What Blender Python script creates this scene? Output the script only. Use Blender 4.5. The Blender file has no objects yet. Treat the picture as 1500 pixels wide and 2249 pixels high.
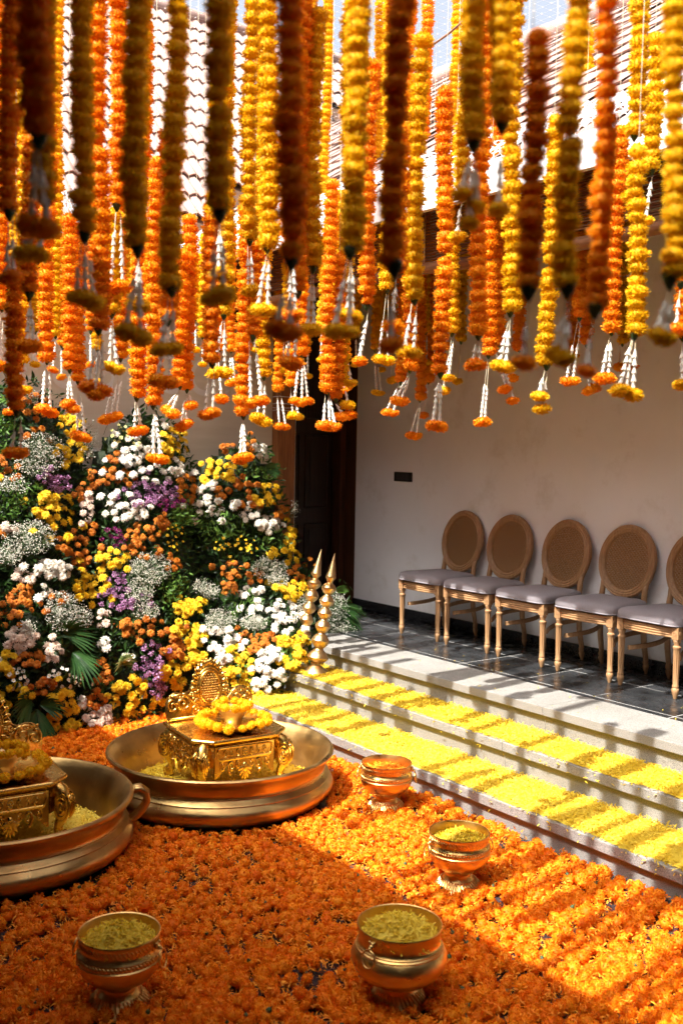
import bpy, bmesh, math, random
import numpy as np
from mathutils import Vector, Matrix, Euler

# ------------------------------------------------------------------ camera, sky, sun, exposure
scene = bpy.context.scene
COL = scene.collection
CAM_H = 1.9
YAW, PITCH, ROLL, FPX = 0.9245, -0.06246, 0.018255, 2269.0
PW, PH = 1500.0, 2249.0          # pixel frame the measurements were taken in


def cam_axes():
    f = np.array([-math.sin(YAW) * math.cos(PITCH), math.cos(YAW) * math.cos(PITCH), math.sin(PITCH)])
    r = np.cross(f, [0, 0, 1.0]); r /= np.linalg.norm(r)
    u = np.cross(r, f)
    c, s = math.cos(ROLL), math.sin(ROLL)
    return c * r + s * u, -s * r + c * u, f


CR, CU, CF = cam_axes()
cam_data = bpy.data.cameras.new('camera')
cam = bpy.data.objects.new('camera', cam_data)
COL.objects.link(cam)
cam.matrix_world = Matrix(((CR[0], CU[0], -CF[0], 0), (CR[1], CU[1], -CF[1], 0),
                           (CR[2], CU[2], -CF[2], CAM_H), (0, 0, 0, 1)))
cam_data.sensor_fit = 'VERTICAL'
cam_data.sensor_height = 36.0
cam_data.lens = FPX / PH * 36.0
cam_data.clip_start = 0.05
cam_data.clip_end = 3000
cam_data.dof.use_dof = True
cam_data.dof.focus_distance = 5.6
cam_data.dof.aperture_fstop = 3.2
scene.camera = cam

SUN_EL = math.radians(57.8)
SUN_AZ = math.radians(5.5)       # the light travels along +Y, a touch towards -X
world = bpy.data.worlds.new('World')
scene.world = world
world.use_nodes = True
wn = world.node_tree
wn.nodes.clear()
w_out = wn.nodes.new('ShaderNodeOutputWorld')
w_bg = wn.nodes.new('ShaderNodeBackground')
w_sky = wn.nodes.new('ShaderNodeTexSky')
w_sky.sky_type = 'NISHITA'
w_sky.sun_disc = False
w_sky.sun_elevation = SUN_EL
w_sky.sun_rotation = math.radians(177.0)
w_sky.dust_density = 8.0
w_bg.inputs['Strength'].default_value = 0.125
w_hsv = wn.nodes.new('ShaderNodeHueSaturation')     # hazy, washed-out midday sky
w_hsv.inputs['Saturation'].default_value = 0.50
w_hsv.inputs['Value'].default_value = 1.15
wn.links.new(w_sky.outputs[0], w_hsv.inputs['Color'])
wn.links.new(w_hsv.outputs[0], w_bg.inputs['Color'])
wn.links.new(w_bg.outputs[0], w_out.inputs['Surface'])

sun_data = bpy.data.lights.new('sun', 'SUN')
sun_data.energy = 5.0
sun_data.angle = math.radians(0.53)
sun_data.color = (1.0, 0.955, 0.88)
sun = bpy.data.objects.new('sun', sun_data)
COL.objects.link(sun)
ldir = Vector((-math.sin(SUN_AZ) * math.cos(SUN_EL), math.cos(SUN_AZ) * math.cos(SUN_EL), -math.sin(SUN_EL)))
sun.rotation_euler = ldir.to_track_quat('-Z', 'Y').to_euler()
sun.location = (0, 0, 12)

scene.view_settings.view_transform = 'Standard'
scene.view_settings.look = 'None'
scene.view_settings.exposure = 1.42
scene.view_settings.gamma = 1.0
scene.view_settings.use_curve_mapping = False
scene.cycles.max_bounces = 10
scene.cycles.diffuse_bounces = 5
scene.cycles.glossy_bounces = 4
scene.cycles.transmission_bounces = 4

random.seed(7)
rng = np.random.default_rng(11)
PI = math.pi


def ray(x, y):
    return CR * ((x - PW / 2) / FPX) + CU * ((PH / 2 - y) / FPX) + CF


def at_depth(x, y, d):
    return ray(x, y) * d + np.array([0, 0, CAM_H])


def on_z(x, y, z):
    r = ray(x, y)
    return r * ((z - CAM_H) / r[2]) + np.array([0, 0, CAM_H])


def on_x(x, y, X):
    r = ray(x, y)
    return r * (X / r[0]) + np.array([0, 0, CAM_H])


def on_y(x, y, Y):
    r = ray(x, y)
    return r * (Y / r[1]) + np.array([0, 0, CAM_H])


def project(P):
    q = np.asarray(P, float) - np.array([0, 0, CAM_H])
    d = q @ CF
    return PW / 2 + FPX * (q @ CR) / d, PH / 2 - FPX * (q @ CU) / d, d


# ------------------------------------------------------------------ materials
def nd(nt, t, **kw):
    n = nt.nodes.new(t)
    for k, v in kw.items():
        setattr(n, k, v)
    return n


def new_mat(name):
    m = bpy.data.materials.new(name)
    m.use_nodes = True
    nt = m.node_tree
    nt.nodes.clear()
    out = nd(nt, 'ShaderNodeOutputMaterial')
    p = nd(nt, 'ShaderNodeBsdfPrincipled')
    nt.links.new(p.outputs[0], out.inputs[0])
    return m, nt, p, out


def noise(nt, scale, detail=4.0, rough=0.55, coord='Object', dims=None):
    tc = nd(nt, 'ShaderNodeTexCoord')
    n = nd(nt, 'ShaderNodeTexNoise')
    n.inputs['Scale'].default_value = scale
    n.inputs['Detail'].default_value = detail
    n.inputs['Roughness'].default_value = rough
    if dims:
        mp = nd(nt, 'ShaderNodeMapping')
        mp.inputs['Scale'].default_value = dims
        nt.links.new(tc.outputs[coord], mp.inputs[0])
        nt.links.new(mp.outputs[0], n.inputs[0])
    else:
        nt.links.new(tc.outputs[coord], n.inputs[0])
    return n


def ramp(nt, src, stops):
    r = nd(nt, 'ShaderNodeValToRGB')
    el = r.color_ramp.elements
    while len(el) < len(stops):
        el.new(0.5)
    for e, (p, c) in zip(el, stops):
        e.position = p
        e.color = (*c, 1)
    nt.links.new(src, r.inputs[0])
    return r


def bump(nt, src, p, strength, dist=0.01):
    b = nd(nt, 'ShaderNodeBump')
    b.inputs['Strength'].default_value = strength
    b.inputs['Distance'].default_value = dist
    nt.links.new(src, b.inputs['Height'])
    nt.links.new(b.outputs[0], p.inputs['Normal'])
    return b


def mat_noise(name, c1, c2, scale, rough=0.6, bumps=None, lo=0.35, hi=0.65, metal=0.0, coord='Object',
              detail=5.0, spec=0.5, dims=None, rough2=None):
    m, nt, p, out = new_mat(name)
    n = noise(nt, scale, detail, coord=coord, dims=dims)
    r = ramp(nt, n.outputs[0], [(lo, c1), (hi, c2)])
    nt.links.new(r.outputs[0], p.inputs['Base Color'])
    p.inputs['Roughness'].default_value = rough
    p.inputs['Metallic'].default_value = metal
    p.inputs['Specular IOR Level'].default_value = spec
    if rough2 is not None:
        n2 = noise(nt, scale * 2.3, 5, coord=coord)
        mr = nd(nt, 'ShaderNodeMapRange')
        mr.inputs[1].default_value = 0.3
        mr.inputs[2].default_value = 0.7
        mr.inputs[3].default_value = rough
        mr.inputs[4].default_value = rough2
        nt.links.new(n2.outputs[0], mr.inputs[0])
        nt.links.new(mr.outputs[0], p.inputs['Roughness'])
    if bumps:
        bn = noise(nt, bumps[0], 5, coord=coord, dims=dims)
        bump(nt, bn.outputs[0], p, bumps[1], bumps[2] if len(bumps) > 2 else 0.01)
    return m


def mat_petal(name, c1, c2, trans=0.3, rough=0.6):
    """flower petals: every petal a little different, light comes through"""
    m, nt, p, out = new_mat(name)
    geo = nd(nt, 'ShaderNodeNewGeometry')
    info = nd(nt, 'ShaderNodeObjectInfo')
    mx = nd(nt, 'ShaderNodeMath', operation='MULTIPLY_ADD')
    mx.inputs[1].default_value = 0.6
    nt.links.new(geo.outputs['Random Per Island'], mx.inputs[0])
    m2 = nd(nt, 'ShaderNodeMath', operation='MULTIPLY')
    m2.inputs[1].default_value = 0.4
    nt.links.new(info.outputs['Random'], m2.inputs[0])
    nt.links.new(m2.outputs[0], mx.inputs[2])
    r = ramp(nt, mx.outputs[0], [(0.0, tuple(v * 0.6 for v in c1)), (0.14, c1), (0.95, c2)])
    nt.links.new(r.outputs[0], p.inputs['Base Color'])
    p.inputs['Roughness'].default_value = rough
    p.inputs['Specular IOR Level'].default_value = 0.25
    t = nd(nt, 'ShaderNodeBsdfTranslucent')
    nt.links.new(r.outputs[0], t.inputs['Color'])
    ms = nd(nt, 'ShaderNodeMixShader')
    ms.inputs[0].default_value = trans
    nt.links.new(p.outputs[0], ms.inputs[1])
    nt.links.new(t.outputs[0], ms.inputs[2])
    nt.links.new(ms.outputs[0], out.inputs[0])
    return m


def mat_granite():
    m, nt, p, out = new_mat('speckled_granite')
    n1 = noise(nt, 260, 2, 0.7)
    n2 = noise(nt, 2.2, 5, 0.6)
    r1 = ramp(nt, n1.outputs[0], [(0.32, (0.06, 0.06, 0.062)), (0.45, (0.22, 0.215, 0.205)), (0.60, (0.335, 0.325, 0.305))])
    r2 = ramp(nt, n2.outputs[0], [(0.3, (0.80, 0.78, 0.74)), (0.7, (1.0, 1.0, 1.0))])
    mx = nd(nt, 'ShaderNodeMixRGB', blend_type='MULTIPLY')
    mx.inputs[0].default_value = 1.0
    nt.links.new(r1.outputs[0], mx.inputs[1])
    nt.links.new(r2.outputs[0], mx.inputs[2])
    nt.links.new(mx.outputs[0], p.inputs['Base Color'])
    p.inputs['Roughness'].default_value = 0.62
    bump(nt, n1.outputs[0], p, 0.25, 0.002)
    return m


def mat_wood(name, c1, c2, rough=0.45, dims=(14, 14, 1.2), scale=3.0, spec=0.4):
    m, nt, p, out = new_mat(name)
    n = noise(nt, scale, 6, 0.65, dims=dims)
    r = ramp(nt, n.outputs[0], [(0.3, c1), (0.7, c2)])
    nt.links.new(r.outputs[0], p.inputs['Base Color'])
    p.inputs['Roughness'].default_value = rough
    p.inputs['Specular IOR Level'].default_value = spec
    bump(nt, n.outputs[0], p, 0.25, 0.003)
    return m


M = {}
M['orange'] = mat_petal('orange_marigold_petal', (0.84, 0.170, 0.003), (0.98, 0.40, 0.010), 0.38)
M['orange_strand'] = mat_petal('strung_orange_marigold_petal', (0.84, 0.215, 0.004), (0.98, 0.47, 0.012), 0.40)
M['yellow'] = mat_petal('yellow_marigold_petal', (0.80, 0.44, 0.005), (0.94, 0.62, 0.015), 0.38)
M['yellow_petal'] = mat_petal('loose_yellow_petal', (0.72, 0.49, 0.012), (0.93, 0.75, 0.12), 0.30)
M['orange_petal'] = mat_petal('loose_orange_petal', (0.82, 0.20, 0.006), (0.97, 0.42, 0.03), 0.25)
M['mum_yellow'] = mat_petal('yellow_chrysanthemum_petal', (0.72, 0.44, 0.006), (0.90, 0.62, 0.03), 0.2)
M['mum_white'] = mat_petal('white_chrysanthemum_petal', (0.72, 0.66, 0.55), (0.86, 0.83, 0.76), 0.2)
M['mum_orange'] = mat_petal('bronze_chrysanthemum_petal', (0.42, 0.105, 0.007), (0.68, 0.25, 0.02), 0.2)
M['mum_cream'] = mat_petal('blush_chrysanthemum_petal', (0.66, 0.50, 0.40), (0.80, 0.68, 0.56), 0.2)
M['statice'] = mat_petal('mauve_statice_petal', (0.28, 0.10, 0.25), (0.55, 0.32, 0.50), 0.2)
M['magenta'] = mat_petal('magenta_petal', (0.22, 0.015, 0.12), (0.36, 0.04, 0.22), 0.2)
M['daisy_green'] = mat_petal('pale_green_daisy_petal', (0.50, 0.50, 0.18), (0.66, 0.64, 0.30), 0.2)
M['breath'] = mat_petal('gypsophila_white', (0.62, 0.60, 0.50), (0.80, 0.78, 0.70), 0.2)
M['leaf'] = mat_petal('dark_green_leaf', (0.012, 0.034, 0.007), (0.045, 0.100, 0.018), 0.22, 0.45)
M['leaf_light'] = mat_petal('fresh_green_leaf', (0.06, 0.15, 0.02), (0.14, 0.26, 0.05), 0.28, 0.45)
M['palm'] = mat_petal('palm_leaf_green', (0.018, 0.055, 0.014), (0.05, 0.12, 0.03), 0.15, 0.35)
M['stripe_leaf'] = mat_petal('variegated_leaf', (0.12, 0.22, 0.05), (0.42, 0.45, 0.20), 0.2, 0.4)
M['stem'] = mat_noise('green_stem', (0.04, 0.08, 0.02), (0.08, 0.14, 0.035), 40, 0.6)
M['calyx'] = mat_noise('green_calyx', (0.02, 0.05, 0.012), (0.05, 0.09, 0.02), 60, 0.6)
M['bud'] = mat_petal('crown_flower_bud_white', (0.70, 0.66, 0.56), (0.84, 0.81, 0.74), 0.25)
M['thread'] = mat_noise('cotton_thread', (0.45, 0.38, 0.24), (0.62, 0.55, 0.40), 80, 0.8)
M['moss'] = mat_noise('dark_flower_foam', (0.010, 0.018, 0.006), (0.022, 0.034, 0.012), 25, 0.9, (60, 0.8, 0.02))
M['brass_pot'] = mat_noise('copper_brass', (0.72, 0.46, 0.15), (0.85, 0.58, 0.22), 6, 0.24, (70, 0.32, 0.004), metal=1.0, rough2=0.46)
M['bronze'] = mat_noise('brushed_bronze', (0.34, 0.21, 0.08), (0.64, 0.43, 0.17), 3.5, 0.25, (24, 0.22, 0.006), metal=1.0, rough2=0.50)
M['gold'] = mat_noise('antique_gold', (0.62, 0.38, 0.09), (0.82, 0.54, 0.16), 9, 0.20, (70, 0.10, 0.003), metal=1.0, rough2=0.32)
M['lamp_brass'] = mat_noise('satin_brass', (0.62, 0.42, 0.19), (0.76, 0.54, 0.27), 7, 0.30, (60, 0.06, 0.003), metal=1.0, rough2=0.42)
M['granite'] = mat_granite()
M['slate'] = mat_noise('dark_slate_tile', (0.007, 0.008, 0.009), (0.036, 0.038, 0.041), 5.5, 0.16, (26, 0.30, 0.006), rough2=0.36, detail=8)
M['grout'] = mat_noise('pale_grout', (0.30, 0.295, 0.28), (0.42, 0.41, 0.39), 30, 0.85)
M['skirting'] = mat_noise('black_granite_skirting', (0.010, 0.010, 0.012), (0.022, 0.022, 0.025), 120, 0.18)
M['wall'] = mat_noise('white_painted_plaster', (0.78, 0.79, 0.815), (0.845, 0.85, 0.87), 1.4, 0.75, (9, 0.12, 0.01))
wnt = M['wall'].node_tree
_p = [n_ for n_ in wnt.nodes if n_.type == 'BSDF_PRINCIPLED'][0]
_src = _p.inputs['Base Color'].links[0].from_socket
_n = noise(wnt, 3.1, 9, 0.72)
_r = ramp(wnt, _n.outputs[0], [(0.30, (0.86, 0.84, 0.81)), (0.47, (1, 1, 1))])
_m = nd(wnt, 'ShaderNodeMixRGB', blend_type='MULTIPLY'); _m.inputs[0].default_value = 1.0
wnt.links.new(_src, _m.inputs[1]); wnt.links.new(_r.outputs[0], _m.inputs[2]); wnt.links.new(_m.outputs[0], _p.inputs['Base Color'])
M['cream'] = mat_noise('cream_wallpaper', (0.58, 0.50, 0.38), (0.64, 0.56, 0.44), 2.0, 0.7, (160, 0.1, 0.002), dims=(1, 1, 8))
M['print'] = mat_noise('white_printed_scrollwork', (0.64, 0.60, 0.55), (0.70, 0.67, 0.62), 8, 0.6)
M['pillar'] = mat_wood('varnished_teak', (0.17, 0.055, 0.016), (0.36, 0.14, 0.045), 0.35)
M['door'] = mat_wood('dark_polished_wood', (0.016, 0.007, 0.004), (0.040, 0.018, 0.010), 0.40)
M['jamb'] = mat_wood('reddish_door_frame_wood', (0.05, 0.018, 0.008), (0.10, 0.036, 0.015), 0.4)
M['chair_wood'] = mat_wood('limed_oak', (0.26, 0.13, 0.055), (0.46, 0.27, 0.13), 0.5, dims=(16, 16, 1.5), scale=4)
M['rail_wood'] = mat_wood('limed_oak_rail', (0.30, 0.155, 0.065), (0.44, 0.255, 0.12), 0.5, dims=(1.2, 5, 16), scale=4)
M['cane'] = mat_noise('woven_cane', (0.26, 0.13, 0.05), (0.40, 0.22, 0.09), 60, 0.55)
M['fabric'] = mat_noise('grey_linen', (0.235, 0.215, 0.235), (0.32, 0.295, 0.32), 420, 0.9, (600, 0.4, 0.002), spec=0.15)
M['tile'] = mat_noise('weathered_clay_tile', (0.23, 0.135, 0.108), (0.37, 0.265, 0.23), 5, 0.85, (40, 0.35, 0.008), coord='Object')
M['white_metal'] = mat_noise('white_paint', (0.72, 0.72, 0.72), (0.80, 0.80, 0.80), 4, 0.5)
M['net'] = mat_noise('white_nylon_net', (0.74, 0.74, 0.76), (0.84, 0.84, 0.86), 30, 0.7)
M['blind'] = mat_wood('brown_bamboo_slat', (0.14, 0.055, 0.02), (0.28, 0.12, 0.045), 0.6, dims=(2, 2, 30))
M['black'] = mat_noise('black_plastic', (0.012, 0.012, 0.012), (0.02, 0.02, 0.02), 30, 0.35)
M['dark_grey'] = mat_noise('charcoal_plastic', (0.03, 0.03, 0.032), (0.045, 0.045, 0.047), 30, 0.3)
M['rope'] = mat_noise('brown_rope', (0.20, 0.10, 0.06), (0.32, 0.18, 0.11), 90, 0.85)
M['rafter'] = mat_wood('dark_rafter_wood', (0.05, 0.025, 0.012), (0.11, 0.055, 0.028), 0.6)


# ------------------------------------------------------------------ mesh helpers
class MB:
    """collects shapes and becomes one mesh"""

    def __init__(s):
        s.v = []; s.f = []; s.n = 0

    def add(s, V, F):
        V = np.asarray(V, float).reshape(-1, 3)
        s.v.append(V)
        o = s.n
        s.f.extend([tuple(int(i) + o for i in f) for f in F])
        s.n += len(V)
        return s

    def box(s, x0, x1, y0, y1, z0, z1):
        V = [(x, y, z) for z in (z0, z1) for y in (y0, y1) for x in (x0, x1)]
        F = [(0, 2, 3, 1), (4, 5, 7, 6), (0, 1, 5, 4), (2, 6, 7, 3), (0, 4, 6, 2), (1, 3, 7, 5)]
        return s.add(V, F)

    def lathe(s, prof, seg=32, flute=0, famp=0.0, fr=(0, 1e9), M4=None, caps=True):
        prof = list(prof)
        th = np.arange(seg) * 2 * PI / seg
        V = []
        for r, z in prof:
            k = 1.0
            if flute and fr[0] <= z <= fr[1]:
                k = 1 - famp * (0.5 + 0.5 * np.cos(flute * th))
            V.append(np.stack([r * k * np.cos(th), r * k * np.sin(th), np.full(seg, z)], 1))
        V = np.concatenate(V)
        F = []
        for i in range(len(prof) - 1):
            for j in range(seg):
                k = (j + 1) % seg
                F.append((i * seg + j, i * seg + k, (i + 1) * seg + k, (i + 1) * seg + j))
        if caps:
            F.append(tuple(range(seg - 1, -1, -1)))
            F.append(tuple(range((len(prof) - 1) * seg, len(prof) * seg)))
        if M4 is not None:
            V = xf(V, M4)
        return s.add(V, F)

    def tube(s, pts, rad, seg=8, caps=True, closed=False):
        pts = np.asarray(pts, float)
        n = len(pts)
        rad = np.broadcast_to(np.asarray(rad, float), (n,))
        if closed:
            tan = np.roll(pts, -1, 0) - np.roll(pts, 1, 0)
        else:
            tan = np.gradient(pts, axis=0)
        tan /= np.linalg.norm(tan, axis=1)[:, None] + 1e-12
        ref = np.array([0, 0, 1.0])
        if abs(tan[:, 2]).mean() > 0.8:
            ref = np.array([1.0, 0, 0])
        V = []
        th = np.arange(seg) * 2 * PI / seg
        nrm = None
        for i in range(n):
            t = tan[i]
            if nrm is None:
                nrm = ref - t * (ref @ t)
            else:
                nrm = nrm - t * (nrm @ t)
            nrm = nrm / (np.linalg.norm(nrm) + 1e-12)
            b = np.cross(t, nrm)
            V.append(pts[i] + rad[i] * (np.cos(th)[:, None] * nrm + np.sin(th)[:, None] * b))
        V = np.concatenate(V)
        F = []
        m = n if closed else n - 1
        for i in range(m):
            i2 = (i + 1) % n
            for j in range(seg):
                k = (j + 1) % seg
                F.append((i * seg + j, i * seg + k, i2 * seg + k, i2 * seg + j))
        if caps and not closed:
            F.append(tuple(range(seg - 1, -1, -1)))
            F.append(tuple(range((n - 1) * seg, n * seg)))
        return s.add(V, F)

    def ball(s, c, r, seg=10, rings=6):
        r = np.broadcast_to(np.asarray(r, float), (3,))
        V = [(0, 0, -1)]
        for i in range(1, rings):
            a = -PI / 2 + PI * i / rings
            for j in range(seg):
                t = 2 * PI * j / seg
                V.append((math.cos(a) * math.cos(t), math.cos(a) * math.sin(t), math.sin(a)))
        V.append((0, 0, 1))
        F = []
        for j in range(seg):
            F.append((0, 1 + (j + 1) % seg, 1 + j))
        for i in range(rings - 2):
            for j in range(seg):
                a = 1 + i * seg + j; b = 1 + i * seg + (j + 1) % seg
                F.append((a, b, b + seg, a + seg))
        top = len(V) - 1
        for j in range(seg):
            F.append((top, 1 + (rings - 2) * seg + j, 1 + (rings - 2) * seg + (j + 1) % seg))
        return s.add(np.array(V) * r + np.asarray(c, float), F)

    def mesh(s, name, mat, smooth=True, bevel=0.0, bseg=2):
        me = bpy.data.meshes.new(name)
        V = np.concatenate(s.v) if s.v else np.zeros((0, 3))
        me.from_pydata(V.tolist(), [], s.f)
        if bevel > 0:
            bm = bmesh.new(); bm.from_mesh(me)
            bmesh.ops.bevel(bm, geom=bm.edges[:], offset=bevel, segments=bseg, affect='EDGES', profile=0.5, clamp_overlap=True)
            bm.to_mesh(me); bm.free()
        if smooth:
            me.polygons.foreach_set('use_smooth', [True] * len(me.polygons))
            if smooth == 'auto':
                me.set_sharp_from_angle(angle=math.radians(38))
        me.materials.append(mat)
        me.update()
        return me


def xf(V, m):
    A = np.array(m)
    return np.asarray(V) @ A[:3, :3].T + A[:3, 3]


def raw_mesh(name, V, Q, mat, smooth=True):
    """fast mesh from arrays of same-size faces"""
    V = np.asarray(V, np.float32); Q = np.asarray(Q, np.int32)
    me = bpy.data.meshes.new(name)
    k = Q.shape[1]
    me.vertices.add(len(V)); me.vertices.foreach_set('co', V.ravel())
    me.loops.add(Q.size); me.loops.foreach_set('vertex_index', Q.ravel())
    me.polygons.add(len(Q))
    me.polygons.foreach_set('loop_start', np.arange(0, Q.size, k, dtype=np.int32))
    me.polygons.foreach_set('loop_total', np.full(len(Q), k, np.int32))
    me.update(calc_edges=True)
    if smooth:
        me.polygons.foreach_set('use_smooth', np.ones(len(Q), bool))
    me.materials.append(mat)
    me.validate()
    return me


def replicate(V, Q, mats):
    """many transformed copies of one small shape in one array pair"""
    V = np.asarray(V); Q = np.asarray(Q); mats = np.asarray(mats)
    n = len(mats)
    W = np.einsum('nij,vj->nvi', mats[:, :3, :3], V) + mats[:, None, :3, 3]
    R = (Q[None] + (np.arange(n) * len(V))[:, None, None]).reshape(-1, Q.shape[1])
    return W.reshape(-1, 3), R


def link(name, data, parent=None, mw=None):
    o = bpy.data.objects.new(name, data)
    COL.objects.link(o)
    if parent is not None:
        o.parent = parent
    if mw is not None:
        o.matrix_basis = Matrix(mw) if not isinstance(mw, Matrix) else mw
    return o


def tag(o, label=None, cat=None, group=None, kind=None):
    if label: o['label'] = label
    if cat: o['category'] = cat
    if group: o['group'] = group
    if kind: o['kind'] = kind
    return o


def thing(name, label, cat, loc=(0, 0, 0), rz=0.0, group=None, kind=None):
    o = link(name, None)
    o.empty_display_size = 0.1
    o.location = loc
    o.rotation_euler = (0, 0, rz)
    return tag(o, label, cat, group, kind)


def copy_tree(o, parent=None):
    c = o.copy(); COL.objects.link(c)
    if parent is not None:
        c.parent = parent
    for ch in o.children:
        copy_tree(ch, c)
    return c


def T(x, y, z): return Matrix.Translation((x, y, z))
def RX(a): return Matrix.Rotation(a, 4, 'X')
def RY(a): return Matrix.Rotation(a, 4, 'Y')
def RZ(a): return Matrix.Rotation(a, 4, 'Z')
def SC(x, y=None, z=None):
    y = x if y is None else y; z = x if z is None else z
    return Matrix.Diagonal((x, y, z, 1))


def frame_to(n, up=(0, 0, 1), spin=0.0):
    """rotation taking local +Z onto n"""
    n = Vector(n).normalized()
    q = n.to_track_quat('Z', 'Y')
    return q.to_matrix().to_4x4() @ RZ(spin)


def rand_rot(n, tilt=None):
    """n random 3x3 rotations (numpy)"""
    q = rng.normal(size=(n, 4)); q /= np.linalg.norm(q, axis=1)[:, None]
    w, x, y, z = q.T
    return np.stack([1 - 2 * (y * y + z * z), 2 * (x * y - z * w), 2 * (x * z + y * w),
                     2 * (x * y + z * w), 1 - 2 * (x * x + z * z), 2 * (y * z - x * w),
                     2 * (x * z - y * w), 2 * (y * z + x * w), 1 - 2 * (x * x + y * y)], 1).reshape(n, 3, 3)


def flat_rot(n, tilt=0.4):
    """random spin about Z with a small random tilt"""
    a = rng.uniform(0, 2 * PI, n); b = rng.normal(0, tilt, n); c = rng.normal(0, tilt, n)
    ca, sa, cb, sb, cc, sc_ = np.cos(a), np.sin(a), np.cos(b), np.sin(b), np.cos(c), np.sin(c)
    z = np.zeros(n); o = np.ones(n)
    Rz = np.stack([ca, -sa, z, sa, ca, z, z, z, o], 1).reshape(n, 3, 3)
    Rx = np.stack([o, z, z, z, cb, -sb, z, sb, cb], 1).reshape(n, 3, 3)
    Ry = np.stack([cc, z, sc_, z, o, z, -sc_, z, cc], 1).reshape(n, 3, 3)
    return Rx @ Ry @ Rz


def mats_of(R, S, P):
    n = len(P)
    A = np.zeros((n, 4, 4)); A[:, 3, 3] = 1
    S = np.asarray(S, float)
    if S.ndim == 0: S = np.full(n, float(S))
    if S.ndim == 1: S = S[:, None].repeat(3, 1)
    A[:, :3, :3] = R * S[:, None, :]
    A[:, :3, 3] = P
    return A


# ------------------------------------------------------------------ flower shapes (unit size: 1 across)
def marigold_arrays(npet, oblate, seed, ruffle=0.10):
    """ruffled pompom: petals standing out of a core ellipsoid. Quads only."""
    r = np.random.default_rng(seed)
    V = []; Q = []
    i = np.arange(npet) + 0.5
    ph = np.arccos(1 - 2 * i / npet); th = PI * (1 + 5 ** 0.5) * i + r.uniform(0, 6)
    D = np.stack([np.cos(th) * np.sin(ph), np.sin(th) * np.sin(ph), np.cos(ph)], 1) + r.normal(0, 0.09, (npet, 3))
    D /= np.linalg.norm(D, axis=1)[:, None]
    sc = np.array([0.5, 0.5, 0.5 * oblate])
    wd = 2.3 / math.sqrt(npet)
    for k in range(npet):
        d = D[k]
        up = np.array([0, 0, 1.0]) if abs(d[2]) < 0.9 else np.array([1.0, 0, 0])
        t = np.cross(up, d); t /= np.linalg.norm(t)
        b = np.cross(d, t)
        a = r.uniform(-0.9, 0.9) + (0 if r.random() < 0.7 else PI / 2)
        t, b = t * math.cos(a) + b * math.sin(a), -t * math.sin(a) + b * math.cos(a)
        w = wd * r.uniform(0.75, 1.2) * 0.5
        L = 1 + r.normal(0, ruffle)
        curl = r.uniform(0.10, 0.34)
        o = len(V) 
        for j, (rr, ww, cc) in enumerate(((0.62, 0.55, 0), (0.92, 1.0, curl * 0.25), (L * 1.02, 0.72, curl))):
            c = d * rr + b * cc * 0.45
            fold = 0.10 * ww * w * 2
            V.append((c - t * w * ww) * sc); V.append((c + d * fold) * sc); V.append((c + t * w * ww) * sc)
        for j in range(2):
            p = o + 3 * j
            Q.append((p, p + 1, p + 4, p + 3)); Q.append((p + 1, p + 2, p + 5, p + 4))
    # core
    seg, rings = 10, 6
    o = len(V)
    for a in range(rings + 1):
        e = -PI / 2 + PI * a / rings
        for j in range(seg):
            t = 2 * PI * j / seg
            V.append(np.array([math.cos(e) * math.cos(t), math.cos(e) * math.sin(t), math.sin(e)]) * sc * 0.84)
    for a in range(rings):
        for j in range(seg):
            k = (j + 1) % seg
            Q.append((o + a * seg + j, o + a * seg + k, o + (a + 1) * seg + k, o + (a + 1) * seg + j))
    return np.array(V), np.array(Q)


STRUNG = {}
for colr in ('orange', 'yellow'):
    STRUNG[colr] = [raw_mesh('marigold_' + colr, *marigold_arrays(200, 0.72 + 0.03 * k, 20 + k, 0.06), M['orange_strand' if colr == 'orange' else colr], False) for k in range(5)]
HEAD_ARR = [marigold_arrays(104, 0.76 + 0.05 * k, 60 + k, 0.06) for k in range(4)]
HEAD = {c: [raw_mesh('marigold_head_' + c, *a, M[c], False) for a in [marigold_arrays(260, 0.76 + 0.05 * k, 80 + k, 0.06) for k in range(4)]]
        for c in ('orange', 'yellow')}
LOW_ARR = marigold_arrays(54, 0.80, 5, 0.06)


def mum_arrays(rings, seed, wid=0.16, length=0.5, droop=0.0):
    """chrysanthemum: rings of narrow petals, axis +Z"""
    r = np.random.default_rng(seed)
    V = []; Q = []
    for (n, elev, ln) in rings:
        for k in range(n):
            a = 2 * PI * (k + r.uniform(-0.25, 0.25)) / n + r.uniform(0, 0.3)
            e = elev + r.normal(0, 0.10)
            L = length * ln * r.uniform(0.85, 1.12)
            dr = np.array([math.cos(a), math.sin(a), 0]); t = np.array([-math.sin(a), math.cos(a), 0]); z = np.array([0, 0, 1.0])
            w = wid * r.uniform(0.8, 1.15) * 0.5
            o = len(V)
            for s_, ww in ((0.06, 0.45), (0.6, 1.0), (1.0, 0.45)):
                ee = e - droop * s_ * s_
                c = (dr * math.cos(ee) + z * math.sin(ee)) * L * s_ + z * 0.05
                V.append(c - t * w * ww + z * 0.02); V.append(c); V.append(c + t * w * ww + z * 0.02)
            for j in range(2):
                p = o + 3 * j
                Q.append((p, p + 1, p + 4, p + 3)); Q.append((p + 1, p + 2, p + 5, p + 4))
    return np.array(V), np.array(Q)


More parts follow.
